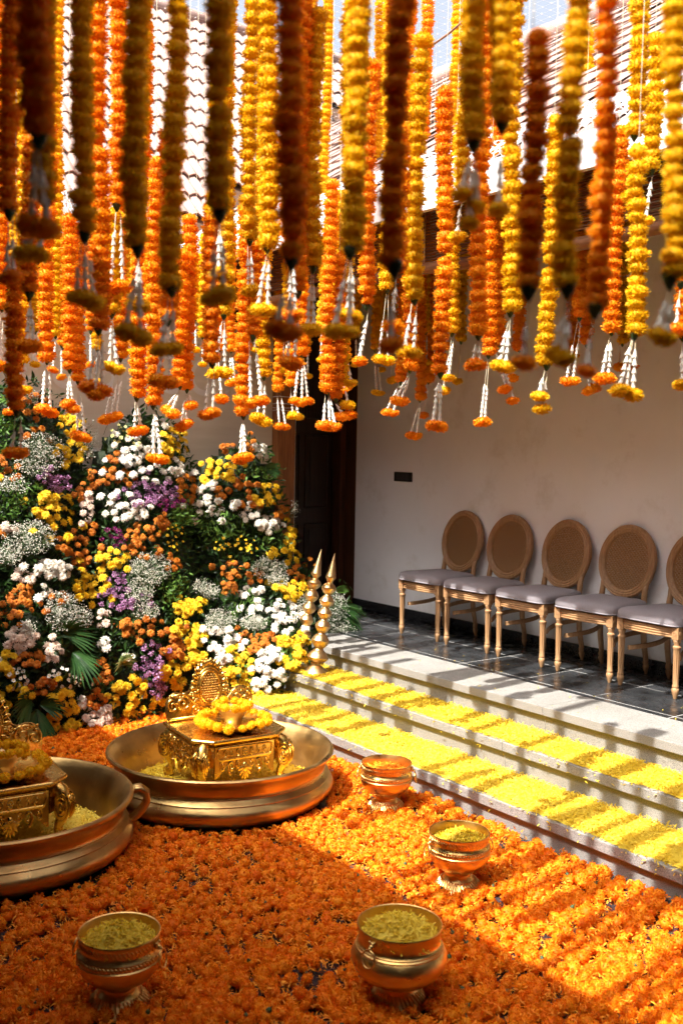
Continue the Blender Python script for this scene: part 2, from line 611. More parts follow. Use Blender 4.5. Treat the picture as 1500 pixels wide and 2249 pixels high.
MUM_R = [(22, -0.05, 1.0), (20, 0.28, 0.95), (16, 0.6, 0.82), (12, 0.95, 0.66), (7, 1.3, 0.5)]
MUM_FLAT = [(22, 0.0, 1.0), (20, 0.22, 0.88), (15, 0.48, 0.68), (9, 0.9, 0.42)]
MUM = {}
for key, mat in (('Y', 'mum_yellow'), ('W', 'mum_white'), ('O', 'mum_orange'), ('C', 'mum_cream')):
    MUM[key] = []
    for k in range(4):
        A = mum_arrays(MUM_R if k % 2 == 0 else MUM_FLAT, 100 + k, 0.105, 0.5, 0.30 if key != 'O' else 0.5)
        MUM[key].append(raw_mesh('chrysanthemum', *A, M[mat], False))


def daisy_mesh(petal_mat, seed):
    V, Q = mum_arrays([(11, 0.12, 1.0)], seed, 0.2, 0.5)
    me = raw_mesh('daisy', V, Q, M[petal_mat], False)
    b = MB(); b.ball((0, 0, 0.06), (0.17, 0.17, 0.09), 8, 5)
    me2 = b.mesh('daisy_center', M['mum_yellow'])
    return me, me2


def join_mats(name, parts):
    """join (V, Q, material) quad parts into one mesh with several materials"""
    Vs = []; Qs = []; idx = []; o = 0; mats = []
    for V, Q, m in parts:
        if m not in mats: mats.append(m)
        Vs.append(V); Qs.append(np.asarray(Q) + o); idx += [mats.index(m)] * len(Q); o += len(V)
    me = raw_mesh(name, np.concatenate(Vs), np.concatenate(Qs), mats[0], False)
    for m in mats[1:]: me.materials.append(m)
    if len(me.polygons) == len(idx):
        me.polygons.foreach_set('material_index', idx)
    return me


def dome_arrays(c, r, h, seg=8, rings=3):
    V = []; Q = []
    for i in range(rings + 1):
        a = PI / 2 * i / rings
        for j in range(seg):
            t = 2 * PI * j / seg
            V.append((c[0] + r * math.cos(a) * math.cos(t) + 1e-4 * math.cos(t), c[1] + r * math.cos(a) * math.sin(t) + 1e-4 * math.sin(t), c[2] + h * math.sin(a)))
    for i in range(rings):
        for j in range(seg):
            k = (j + 1) % seg
            Q.append((i * seg + j, i * seg + k, (i + 1) * seg + k, (i + 1) * seg + j))
    return np.array(V), np.array(Q)


def daisy(petal):
    return [join_mats('daisy', [(*mum_arrays([(11, 0.12, 1.0)], 200 + k, 0.2, 0.5), M[petal]),
                                (*dome_arrays((0, 0, 0.03), 0.17, 0.10), M['mum_yellow'] if petal != 'mum_yellow' else M['mum_orange'])]) for k in range(2)]


MUM['D'] = daisy('mum_white')        # small white daisies
MUM['G'] = daisy('daisy_green')      # pale green button daisies
MUM['S'] = daisy('mum_yellow')       # small yellow daisies


def spray_mesh(name, mat, seed, n=46, petal=0.15):
    r = np.random.default_rng(seed)
    q = np.array([[-.5, -.5, 0], [.5, -.5, .2], [.5, .5, 0], [-.5, .5, .2]]) * petal
    d = r.normal(size=(n, 3)); d /= np.linalg.norm(d, axis=1)[:, None]
    P = d * r.uniform(0.2, 0.5, (n, 1)) * np.array([1, 1, 0.9])
    V, Q = replicate(q, np.array([[0, 1, 2, 3]]), mats_of(rand_rot(n), r.uniform(0.7, 1.4, n), P))
    return raw_mesh(name, V, Q, mat, False)


_st = rng
MUM['P'] = [spray_mesh('statice', M['statice'], 300 + k) for k in range(3)]
MUM['M'] = [spray_mesh('magenta_spray', M['magenta'], 320 + k) for k in range(2)]

LEAF_V = np.array([[0, 0, 0], [-.16, .30, .05], [0, .34, -.02], [.16, .30, .05], [-.13, .66, .02], [0, .70, -.06], [.13, .66, .02], [0, 1.0, -.14], [0, 1.0, -.14]])
LEAF_Q = np.array([[0, 2, 1, 1], [0, 3, 2, 2], [1, 2, 5, 4], [2, 3, 6, 5], [4, 5, 7, 7], [5, 6, 7, 7]])
LEAF_T = np.array([[0, 2, 1], [0, 3, 2], [1, 2, 5], [1, 5, 4], [2, 3, 6], [2, 6, 5], [4, 5, 7], [5, 6, 7]])
LEAF_V = LEAF_V[:8]
STRIP_V = np.array([[-.5, 0, 0], [.5, 0, 0], [-.62, .5, .16], [.62, .5, .16], [-.2, 1, .02], [.2, 1, .02]]) * np.array([0.24, 1, 1])
STRIP_Q = np.array([[0, 1, 3, 2], [2, 3, 5, 4]])


# ------------------------------------------------------------------ setting: ground, steps, platform
Y_RISE = 3.723      # foot of the first riser
Y1, Y2, Y3 = 3.695, 4.080, 4.400   # nosing lines
Z1, Z2, Z3 = 0.152, 0.304, 0.456
Y_WALL = 5.70
X_END, X_FAR = 3.2, -7.35

b = MB(); b.box(-40, 40, -40, 40, -0.06, 0.0)
tag(link('ground', b.mesh('ground', M['slate'], False)), kind='structure')


def slab_step(name, y_lip, y_back, z_top, y_riser, z_bot, label):
    st = link(name, None); tag(st, kind='structure')
    for k in range(7):
        x0 = -6.75 + k * 1.42; x1 = x0 + 1.42 - 0.0012
        b = MB(); b.box(x0, x1, y_lip, y_back, z_top - 0.052, z_top)
        link('tread_slab', b.mesh('tread_slab', M['granite'], False, 0.004), st)
        b = MB(); b.box(x0, x1, y_riser, y_riser + 0.03, z_bot, z_top - 0.0525)
        link('riser_slab', b.mesh('riser_slab', M['granite'], False, 0.001, 1), st)
    b = MB(); b.box(-6.74, 3.17, y_riser + 0.031, y_back, z_bot - 0.0, z_top - 0.0535)
    link('core', b.mesh('core', M['granite'], False), st)
    return st


slab_step('lower_step', Y1, Y2 + 0.028 + 0.01, Z1, Y_RISE, 0.0, '')
slab_step('upper_step', Y2, Y3 + 0.028 + 0.01, Z2, Y2 + 0.028, Z1 + 0.001, '')
pl = slab_step('platform', Y3, 4.79, Z3, Y3 + 0.028, Z2 + 0.001, '')
# slate tiles with pale joints behind the granite border
b = MB(); b.box(-7.6, 3.2, 4.7905, Y_WALL + 0.1, Z2 - 0.2, Z3 - 0.0014)
link('joint_bed', b.mesh('joint_bed', M['grout'], False), pl)
b = MB(); b.box(-7.6, -6.751, 4.2, 4.79, 0.0, Z3 - 0.004)
link('joint_bed', b.mesh('joint_bed', M['grout'], False), pl)
rows = [(4.793, 4.846), (4.856, 5.296), (5.306, 5.70)]
for ri, (ya, yb) in enumerate(rows):
    x = -7.80 + (0.0 if ri < 2 else 0.0)
    while x < 3.1:
        b = MB(); b.box(max(x + 0.004, -7.35), x + 0.551, ya, yb, Z3 - 0.03, Z3 + random.uniform(-0.0006, 0.0006))
        link('floor_tile', b.mesh('floor_tile', M['slate'], False, 0.0006, 1), pl)
        x += 0.555

# ------------------------------------------------------------------ white wall with skirting, door, pillar, panel
wl = thing('white_wall', 'plain white plastered wall behind the row of oval-backed chairs', 'wall')
b = MB(); b.box(-7.35, 3.2, Y_WALL, Y_WALL + 0.25, 0.0, 4.6)
link('plaster', b.mesh('plaster', M['wall'], False), wl)
b = MB(); b.box(-7.35, 3.2, Y_WALL - 0.018, Y_WALL - 0.001, Z3, Z3 + 0.088)
link('skirting', b.mesh('skirting', M['skirting'], False, 0.002, 1), wl)

sw = thing('switch_plate', 'black three-gang switch plate on the white wall left of the chairs', 'light switch', (-6.69, Y_WALL, 1.66))
b = MB(); b.box(-0.115, 0.115, -0.012, 0.0, -0.04, 0.04)
link('cover_plate', b.mesh('cover_plate', M['black'], False, 0.003), sw)
for k in range(3):
    b = MB(); b.box(-0.082 + k * 0.056, -0.082 + k * 0.056 + 0.05, -0.017, -0.0125, -0.026, 0.026)
    link('rocker_switch', b.mesh('rocker_switch', M['dark_grey'], False, 0.002, 1), sw)

# dark door beside the wall's corner, and the opening's frame
XB = -7.30
dr = thing('door', 'dark polished wooden door standing in the shaded corner left of the white wall', 'door', (-7.62, 5.30, Z3))
b = MB(); b.box(-0.04, 0.0, -0.36, 0.33, 0, 2.9)
link('door_leaf', b.mesh('door_leaf', M['door'], False, 0.003), dr)
for z0, z1 in ((0.15, 0.75), (0.9, 1.55), (1.7, 2.4)):
    for y0, y1 in ((-0.30, -0.04), (0.03, 0.27)):
        b = MB()
        b.tube([(0.004, y0, z0), (0.004, y1, z0), (0.004, y1, z1), (0.004, y0, z1)], 0.010, 4, closed=True)
        b.box(0.0015, 0.008, y0 + 0.05, y1 - 0.05, z0 + 0.05, z1 - 0.05)
        link('door_panel', b.mesh('door_panel', M['door'], False), dr)
b = MB(); b.tube([(0.0, -0.30, 0.98), (0.05, -0.30, 0.98), (0.05, -0.30, 1.02), (0.05, -0.20, 1.02)], 0.009, 8)
link('door_handle', b.mesh('door_handle', M['lamp_brass']), dr)
b = MB(); b.box(0.0, 0.12, 0.34, 0.395, 0, 2.9); b.box(0.0, 0.10, -0.42, -0.365, 0, 2.9)
link('door_frame', b.mesh('door_frame', M['jamb'], False, 0.004), dr)

pr = thing('wooden_pillar', 'square varnished orange-brown wooden pillar right of the printed cream panel', 'pillar', (XB, 4.865, 0))
b = MB(); b.box(-0.09, 0.09, -0.095, 0.075, 0.0, 3.4)
link('shaft', b.mesh('shaft', M['pillar'], False, 0.006), pr)
b = MB(); b.box(-0.05, 0.06, 0.0765, 0.098, 0.0, 3.4)
link('white_edge_strip', b.mesh('white_edge_strip', M['white_metal'], False, 0.002, 1), pr)
for z in (2.19, 2.225, 2.25, 2.31):
    b = MB(); tl = random.uniform(-0.02, 0.02)
    b.tube([(-0.093, -0.098, z), (0.093, -0.098, z + tl), (0.093, 0.101, z), (-0.093, 0.101, z - tl)], 0.003, 5, closed=True)
    link('tied_cord', b.mesh('tied_cord', M['net']), pr)

pn = thing('backdrop_panel', 'cream backdrop panel with faint white scroll print behind the flower wall', 'panel', (XB, 0, 0))
b = MB(); b.box(-0.03, 0.0, 0.6, 4.765, 0.0, 2.885)
link('board', b.mesh('board', M['cream'], False, 0.002, 1), pn)
b = MB()


def scroll(mb, y, z, r, turns, dirn, ang, w):
    pts = []
    for i in range(26):
        t = i / 25
        rr = r * (1 - 0.82 * t); a = ang + dirn * turns * 2 * PI * t
        pts.append((y + rr * math.cos(a), z + rr * math.sin(a)))
    L = []; Rr = []
    for i in range(26):
        p = np.array(pts[i]); q = np.array(pts[min(i + 1, 25)]) - np.array(pts[max(i - 1, 0)])
        n = np.array([-q[1], q[0]]); n /= np.linalg.norm(n) + 1e-9
        ww = w * (0.35 + 0.65 * math.sin(PI * min(1, (i + 1) / 22)))
        L.append(p + n * ww); Rr.append(p - n * ww)
    V = [(0.0015, *p) for p in L] + [(0.0015, *p) for p in Rr]
    mb.add(V, [(i, i + 26, i + 27, i + 1) for i in range(25)])


def petal_motif(mb, y, z, r, n=6):
    for k in range(n):
        a = 2 * PI * k / n
        V = [(0.0016, y + r * 0.2 * math.cos(a), z + r * 0.2 * math.sin(a)), (0.0016, y + r * 0.7 * math.cos(a + .28), z + r * 0.7 * math.sin(a + .28)),
             (0.0016, y + r * math.cos(a), z + r * math.sin(a)), (0.0016, y + r * 0.7 * math.cos(a - .28), z + r * 0.7 * math.sin(a - .28))]
        mb.add(V, [(0, 1, 2, 3)])


for iy in range(5):
    for iz in range(4):
        y0 = 0.95 + iy * 0.86 + (0.43 if iz % 2 else 0); z0 = 0.55 + iz * 0.62
        if y0 > 4.2: continue
        for s_ in (-1, 1):
            scroll(b, y0 + s_ * 0.17, z0, 0.17, 0.9, s_, PI / 2, 0.024)
            scroll(b, y0 + s_ * 0.20, z0 + 0.27, 0.11, 0.8, -s_, -PI / 2, 0.018)
            scroll(b, y0 + s_ * 0.34, z0 + 0.12, 0.09, 0.7, s_, 0, 0.014)
        petal_motif(b, y0, z0 + 0.30, 0.11); petal_motif(b, y0 + 0.40, z0 - 0.05, 0.08, 5)
link('scroll_print', b.mesh('scroll_print', M['print'], False), pn)

# shaded verandah room behind panel and door
vr = thing('verandah_room', 'dark shaded verandah wall seen in the gaps above the cream panel', 'wall')
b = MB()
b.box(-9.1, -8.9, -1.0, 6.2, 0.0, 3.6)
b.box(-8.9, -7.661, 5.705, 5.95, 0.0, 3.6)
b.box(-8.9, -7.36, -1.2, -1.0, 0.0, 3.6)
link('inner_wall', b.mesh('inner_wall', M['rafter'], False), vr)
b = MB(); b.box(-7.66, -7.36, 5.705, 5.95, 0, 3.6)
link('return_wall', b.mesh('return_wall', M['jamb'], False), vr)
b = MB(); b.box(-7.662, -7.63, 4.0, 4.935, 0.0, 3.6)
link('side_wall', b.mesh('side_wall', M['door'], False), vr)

# ------------------------------------------------------------------ roofs
def pan_tile():
    """interlocking clay tile with two rolls: local x across, y up the slope, z out"""
    n = 9
    V = []; F = []
    W_, L_ = 0.212, 0.335
    prof = [0.0, 0.020, 0.030, 0.020, 0.002, 0.020, 0.030, 0.020, 0.0]
    for y, lift in ((0.0, 0.026), (L_ * 0.5, 0.014), (L_, 0.0)):
        for i in range(n):
            V.append((-W_ / 2 + W_ * i / (n - 1), y, prof[i] + lift))
    for r_ in range(2):
        for i in range(n - 1):
            a = r_ * n + i
            F.append((a, a + 1, a + 1 + n, a + n))
    o = len(V)
    for i in range(n):
        V.append((-W_ / 2 + W_ * i / (n - 1), 0.002, prof[i] + 0.026 - 0.017))
    for i in range(n - 1):
        F.append((i, o + i, o + i + 1, i + 1))
    b = MB(); b.add(V, F)
    return b.mesh('roof_tile', M['tile'], False)


def flat_tile():
    n = 7
    V = []; F = []
    W_, L_ = 0.235, 0.30
    prof = [0.0, 0.006, 0.004, 0.004, 0.004, 0.007, 0.010]
    for y, lift in ((0.0, 0.015), (L_, 0.0)):
        for i in range(n):
            V.append((-W_ / 2 + W_ * i / (n - 1), y, prof[i] + lift))
    for i in range(n - 1):
        F.append((i, i + 1, i + 1 + n, i + n))
    o = len(V)
    for i in range(n):
        V.append((-W_ / 2 + W_ * i / (n - 1), 0.002, prof[i] + 0.015 - 0.012))
    for i in range(n - 1):
        F.append((i, o + i, o + i + 1, i + 1))
    b = MB(); b.add(V, F)
    return b.mesh('roof_tile', M['tile'], False)


XL, YR = -7.10, 3.75
ZL, ZE = 3.46, 3.33      # eave heights, left and right
SL, SR = 45.0, 35.0


def build_roof(name, label, mesh, tw, te, frame, rows_n, count_fn, deck, cap_pts):
    """frame(u, s) -> point on the deck; u along the eave, s up the slope"""
    rt = thing(name, label, 'roof')
    link('deck', deck.mesh('deck', M['rafter'], False), rt)
    cand = []
    for r_ in range(rows_n):
        u0, u1 = count_fn(r_ * te)
        n = int((u1 - u0) / tw) + 1
        for k in range(n):
            u = u0 + k * tw
            P, Rm = frame(u, r_ * te)
            x, y, d = project(P)
            vis = 0 if (-40 < x < 1540 and -40 < y < 700 and d > 0) else 1
            cand.append((vis, d if d > 0 else 99, P, Rm))
    cand.sort(key=lambda c: c[:2])
    mats = []
    for i, (v, d, P, Rm) in enumerate(cand):
        jit = RZ(random.gauss(0, 0.012)) @ RX(random.gauss(0, 0.012))
        mw = T(*P) @ Rm @ jit @ T(0, 0, random.uniform(0, 0.006))
        if i < 300:
            link('roof_tile', mesh, rt, mw)
        else:
            mats.append(np.array(mw))
    if mats:
        V = np.array([v.co[:] for v in mesh.vertices]); Q = np.array([p.vertices[:] for p in mesh.polygons])
        tag(link('tile_field', raw_mesh('tile_field', *replicate(V, Q, mats), M['tile'], False), rt), kind='stuff')
    b = MB()
    for a, c in zip(cap_pts[:-1], cap_pts[1:]):
        a = np.array(a); c = np.array(c); n = max(1, int(np.linalg.norm(c - a) / 0.36))
        for k in range(n):
            p0 = a + (c - a) * k / n; p1 = a + (c - a) * (k + 1.08) / n
            b.tube([p0, p1], [0.095, 0.082], 10)
    link('ridge_cap', b.mesh('ridge_cap', M['tile'], 'auto'), rt)
    return rt


slr, srr = math.radians(SL), math.radians(SR)
RIDGE_L = 2.95; RIDGE_R = 2.78


def y_valley(run): return YR + (ZL - ZE + run * math.tan(slr)) / math.tan(srr)
def x_valley(run): return XL - (run * math.tan(srr) - (ZL - ZE)) / math.tan(slr)


# left roof: eave along Y at x = XL, climbing towards -X
def frame_left(u, s):
    P = (XL - s * math.cos(slr), u, ZL + s * math.sin(slr))
    ex = Vector((0, 1, 0)); ey = Vector((-math.cos(slr), 0, math.sin(slr))); ez = ex.cross(ey)
    if ez.z < 0: ex = -ex; ez = ex.cross(ey)
    return P, Matrix((ex, ey, ez)).transposed().to_4x4()


dk = MB()
y_valley_top = y_valley(RIDGE_L)
zt = ZL + RIDGE_L * math.tan(slr)
V = [(XL, -6, ZL), (XL, y_valley(0), ZL), (XL - RIDGE_L, y_valley_top, zt), (XL - RIDGE_L, -6, zt)]
V += [(x - 0.0, y, z - 0.08) for x, y, z in V]
dk.add(V, [(0, 1, 2, 3), (7, 6, 5, 4), (0, 4, 5, 1), (2, 6, 7, 3), (3, 7, 4, 0), (1, 5, 6, 2)])
V = [(XL - RIDGE_L, -6, zt), (XL - RIDGE_L, y_valley_top + 2, zt), (XL - 2 * RIDGE_L, y_valley_top + 2, ZL), (XL - 2 * RIDGE_L, -6, ZL)]
dk.add([(x - 0.01, y, z - 0.02) for x, y, z in V], [(0, 1, 2, 3)])
build_roof('tiled_roof', 'pinkish clay-tiled roof with rounded rolls at the upper left of the courtyard', pan_tile(), 0.208, 0.298,
           frame_left, 14, lambda s: (-0.4, min(y_valley_top, y_valley(s * math.cos(slr))) - 0.02), dk,
           [(XL - RIDGE_L, -6, zt + 0.03), (XL - RIDGE_L, y_valley_top, zt + 0.03)])


def frame_right(u, s):
    P = (u, YR + s * math.cos(srr), ZE + s * math.sin(srr))
    ex = Vector((1, 0, 0)); ey = Vector((0, math.cos(srr), math.sin(srr))); ez = ex.cross(ey)
    return P, Matrix((ex, ey, ez)).transposed().to_4x4()


dk = MB()
zr = ZE + RIDGE_R * math.tan(srr)
xv = x_valley(RIDGE_R)
V = [(x_valley(0), YR, ZE), (3.2, YR, ZE), (3.2, YR + RIDGE_R, zr), (xv, YR + RIDGE_R, zr)]
V += [(x, y, z - 0.08) for x, y, z in V]
dk.add(V, [(0, 1, 2, 3), (7, 6, 5, 4), (0, 4, 5, 1), (2, 6, 7, 3), (3, 7, 4, 0), (1, 5, 6, 2)])
V = [(xv, YR + RIDGE_R, zr), (3.2, YR + RIDGE_R, zr), (3.2, YR + 2 * RIDGE_R, ZE), (xv, YR + 2 * RIDGE_R, ZE)]
dk.add([(x, y + 0.01, z - 0.02) for x, y, z in V], [(0, 1, 2, 3)])
build_roof('tiled_roof', 'pale pink flat-tiled roof above the white wall at the upper right', flat_tile(), 0.232, 0.262,
           frame_right, 13, lambda s: (x_valley(s * math.cos(srr)) + 0.1, 0.3), dk,
           [(xv + 0.2, YR + RIDGE_R, zr + 0.03), (3.2, YR + RIDGE_R, zr + 0.03)])

# the side the camera stands on: roof shading the near floor, dark unseen walls cutting bounce
EY, EZ = 0.69, 3.36
nr = thing('near_roof', 'tiled roof over the verandah on the near side of the courtyard', 'roof')
b = MB()
V = [(-9, EY, EZ), (3.2, EY, EZ), (3.2, -2.6, EZ + 2.2), (-9, -2.6, EZ + 2.2)]
V += [(x, y, z - 0.14) for x, y, z in V]
b.add(V, [(0, 1, 2, 3), (7, 6, 5, 4), (0, 4, 5, 1), (2, 6, 7, 3), (3, 7, 4, 0), (1, 5, 6, 2)])
link('deck', b.mesh('deck', M['rafter'], False), nr)
nw = thing('bounce_cut_wall', 'unseen back wall of the near verandah, made dark to cut bounced light', 'wall')
b = MB(); b.box(-9, 1.5, -2.7, -2.45, 0, 6.4)  # dark brown chosen to keep bounced light off the near garlands
link('shading_slab', b.mesh('shading_slab', M['rafter'], False), nw)
ew = thing('shading_end_wall', 'unseen dark wall added close by at the right end to block light', 'wall')
b = MB(); b.box(1.5, 1.7, -2.7, 5.69, 0, 5.2)  # unseen wall, set close and dark to deepen shade on the garlands
link('shading_slab', b.mesh('shading_slab', M['rafter'], False), ew)
er = thing('shading_end_roof', 'unseen roof added over the right end to hide bright sky from the garlands', 'roof')
b = MB()  # unseen roof, added to cut sky light reaching the near garlands
V = [(-0.5, 0.66, 3.42), (-0.5, 3.74, 3.42), (1.75, 3.74, 4.9), (1.75, 0.66, 4.9)]
V += [(x, y, z - 0.10) for x, y, z in V]
b.add(V, [(0, 1, 2, 3), (7, 6, 5, 4), (0, 4, 5, 1), (2, 6, 7, 3), (3, 7, 4, 0), (1, 5, 6, 2)])
link('deck', b.mesh('deck', M['rafter'], False), er)

# eave boards, rafter tails, ceilings
eb = thing('eave_board', 'white eave board with rafter tails under the left tiled roof', 'eave')
b = MB(); b.box(XL - 0.02, XL + 0.015, -3, YR - 0.02, ZL - 0.11, ZL + 0.02)
link('fascia', b.mesh('fascia', M['white_metal'], False, 0.003, 1), eb)
for y in (0.6, 1.75, 2.85, 3.93):
    b = MB()
    V = [(XL - 0.5, y - 0.03, ZL - 0.12), (XL - 0.022, y - 0.03, ZL - 0.12), (XL - 0.022, y - 0.03, ZL - 0.20), (XL - 0.5, y - 0.03, ZL - 0.38)]
    V += [(x, yy + 0.06, z) for x, yy, z in V]
    b.add(V, [(0, 1, 2, 3), (7, 6, 5, 4), (0, 4, 5, 1), (1, 5, 6, 2), (2, 6, 7, 3), (3, 7, 4, 0)])
    link('rafter_tail', b.mesh('rafter_tail', M['white_metal'], False), eb)
eb2 = thing('eave_board', 'eave board along the lower edge of the right tiled roof', 'eave')
b = MB(); b.box(XL + 0.02, 3.2, YR - 0.015, YR + 0.02, ZE - 0.15, ZE + 0.02)
link('fascia', b.mesh('fascia', M['white_metal'], False, 0.003, 1), eb2)

# bamboo blinds rolled under both eaves
def blind(label, p0, p1, z0, z1, off):
    bl = thing('bamboo_blind', label, 'blind')
    p0 = np.array(p0); p1 = np.array(p1)
    b = MB()
    n = int((z1 - z0) / 0.017)
    for k in range(n):
        z = z0 + k * 0.017 + 0.008; o = random.uniform(-0.003, 0.003)
        a = p0 + np.array([o, o, z]); c = p1 + np.array([o, o, z + random.uniform(-0.004, 0.004)])
        b.tube([a, (a + c) / 2, c], 0.0072, 5)
    tag(link('slats', b.mesh('slats', M['blind'], True), bl), kind='stuff')
    b = MB(); a = p0 + np.array([0, 0, z0 - 0.03]); c = p1 + np.array([0, 0, z0 - 0.03])
    m_ = [a + (c - a) * t + np.array([0, 0, -0.03 * math.sin(PI * t)]) for t in np.linspace(0, 1, 9)]
    b.tube(m_, 0.035, 10)
    link('rolled_hem', b.mesh('rolled_hem', M['blind'], True), bl)
    for t in np.linspace(0.06, 0.94, 5):
        q = a + (c - a) * t
        b = MB(); b.tube([q + off, q + off + np.array([0, 0, z1 - z0])], 0.004, 5)
        link('cord', b.mesh('cord', M['thread'], True), bl)
    return bl


for k in range(3):
    x0 = -7.0 + k * 2.35
    blind(['brown bamboo blind under the right eave nearest the corner', 'brown bamboo blind under the right eave above the middle chairs',
           'brown bamboo blind under the right eave at the right end'][k], (x0, 3.98, 0), (x0 + 2.25, 3.98, 0), 2.97, 3.36, np.array([0, -0.014, 0]))
for k in range(2):
    y0 = 0.2 + k * 2.3
    blind(['brown bamboo blind under the left eave, left half', 'brown bamboo blind under the left eave, right half nearest the corner'][k],
          (-7.24, y0, 0), (-7.24, y0 + 2.2, 0), 3.13, 3.40, np.array([0.014, 0, 0]))

# ------------------------------------------------------------------ bird net over the courtyard
NZ = 4.75
bn = thing('bird_net', 'fine white bird net stretched across the open sky above the garlands', 'net')
V = []; F = []
def strand(a, c, w=0.0003):
    a = np.array(a, float); c = np.array(c, float)
    o = len(V)
    V.extend([a + (0, 0, w), c + (0, 0, w), c - (0, 0, w), a - (0, 0, w)])
    t = np.cross(c - a, (0, 0, 1.0)); t = t / np.linalg.norm(t) * w
    V.extend([a + t, c + t, c - t, a - t])
    F.append((o, o + 1, o + 2, o + 3)); F.append((o + 4, o + 5, o + 6, o + 7))


pit = 0.075
xa, xb, ya, yb = -8.39, 1.4, 0.0, 5.78
nx = int((xb - xa) / pit); ny = int((yb - ya) / pit)
for i in range(nx + 1):
    strand((xa + i * pit, ya, NZ), (xa + i * pit, yb, NZ))
for j in range(ny + 1):
    strand((xa, ya + j * pit, NZ), (xb, ya + j * pit, NZ))
KV = np.array([[1, 0, 0], [0, 1, 0], [-1, 0, 0], [0, -1, 0], [0, 0, 1], [0, 0, -1.0]]) * 0.0046
KF = [(0, 1, 4), (1, 2, 4), (2, 3, 4), (3, 0, 4), (1, 0, 5), (2, 1, 5), (3, 2, 5), (0, 3, 5)]
b = MB(); b.add(V, F)
tag(link('mesh_threads', b.mesh('mesh_threads', M['net'], False), bn), kind='stuff')
gx, gy = np.meshgrid(xa + np.arange(nx + 1) * pit, ya + np.arange(ny + 1) * pit)
P = np.stack([gx.ravel(), gy.ravel(), np.full(gx.size, NZ)], 1)
P = P[P[:, 0] < -1.0]
Vk, Qk = replicate(KV, np.array(KF), mats_of(np.tile(np.eye(3), (len(P), 1, 1)), rng.uniform(0.6, 1.3, len(P)), P))
tag(link('knots', raw_mesh('knots', Vk, Qk, M['net'], False), bn), kind='stuff')
# the net's edges hang down over the lower tile courses as a crumpled white band
b = MB()


def drape(mb, fn, u0, u1, n=90):
    rows_ = 7
    V = []
    for i in range(n + 1):
        for j in range(rows_):
            s = -0.05 + j * 0.11
            P = fn(u0 + (u1 - u0) * i / n, s)
            V.append((P[0] + random.gauss(0, 0.010), P[1] + random.gauss(0, 0.010), P[2] + 0.075 + random.gauss(0, 0.014)))
    for i in range(n):
        for j in range(rows_ - 1):
            a = i * rows_ + j
            mb.add([V[a], V[a + 1], V[a + rows_ + 1], V[a + rows_]], [])
    return V, n, rows_


def drape_net(fn, u0, u1, n):
    b = MB(); rows_ = 13
    G = np.zeros((n + 1, rows_, 3))
    for i in range(n + 1):
        for j in range(rows_):
            s = -0.04 + j * 0.030
            P = fn(u0 + (u1 - u0) * i / n, s)
            G[i, j] = (P[0], P[1], P[2] + 0.07 + random.gauss(0, 0.010))
    ends = random.Random(3)
    V = []; F = []
    for j in range(rows_):                     # lengthwise threads
        for i in range(n):
            a, c = G[i, j], G[i + 1, j]; o = len(V)
            V.extend([a + (0, 0, .0026), c + (0, 0, .0026), c - (0, 0, .0026), a - (0, 0, .0026)]); F.append((o, o + 1, o + 2, o + 3))
    for i in range(n + 1):
        for j in range(rows_ - 1):
            a, c = G[i, j], G[i, j + 1]; o = len(V)
            tt = np.array([0.0022, 0.0022, 0.0])
            V.extend([a + tt, c + tt, c - tt, a - tt]); F.append((o, o + 1, o + 2, o + 3))
    for i in range(n + 1):                     # frayed ends below the eave
        a = G[i, 0]; o = len(V); L = ends.uniform(0.02, 0.09)
        c = a + np.array([ends.gauss(0, .01), ends.gauss(0, .01), -L]); tt = np.array([0.002, 0.002, 0.0])
        V.extend([a + tt, c + tt, c - tt, a - tt]); F.append((o, o + 1, o + 2, o + 3))
    b.add(V, F)
    return b


dl = drape_net(lambda u, s: frame_left(u, s)[0], -0.3, YR - 0.1, 150)
tag(link('draped_edge', dl.mesh('draped_edge', M['net'], False), bn), kind='stuff')
dr_ = drape_net(lambda u, s: frame_right(u, s)[0], XL + 0.1, -1.5, 170)
tag(link('draped_edge', dr_.mesh('draped_edge', M['net'], False), bn), kind='stuff')
rp = thing('net_rope', 'thin brown rope slanting across the net against the sky', 'rope')
a = at_depth(915, 118, 5.4); c = at_depth(1045, 20, 4.9)
b = MB(); b.tube([a + (c - a) * t + np.array([0, 0, -0.02 * math.sin(PI * t)]) for t in np.linspace(-0.5, 1.6, 9)], 0.006, 6)
link('cord', b.mesh('cord', M['rope']), rp)

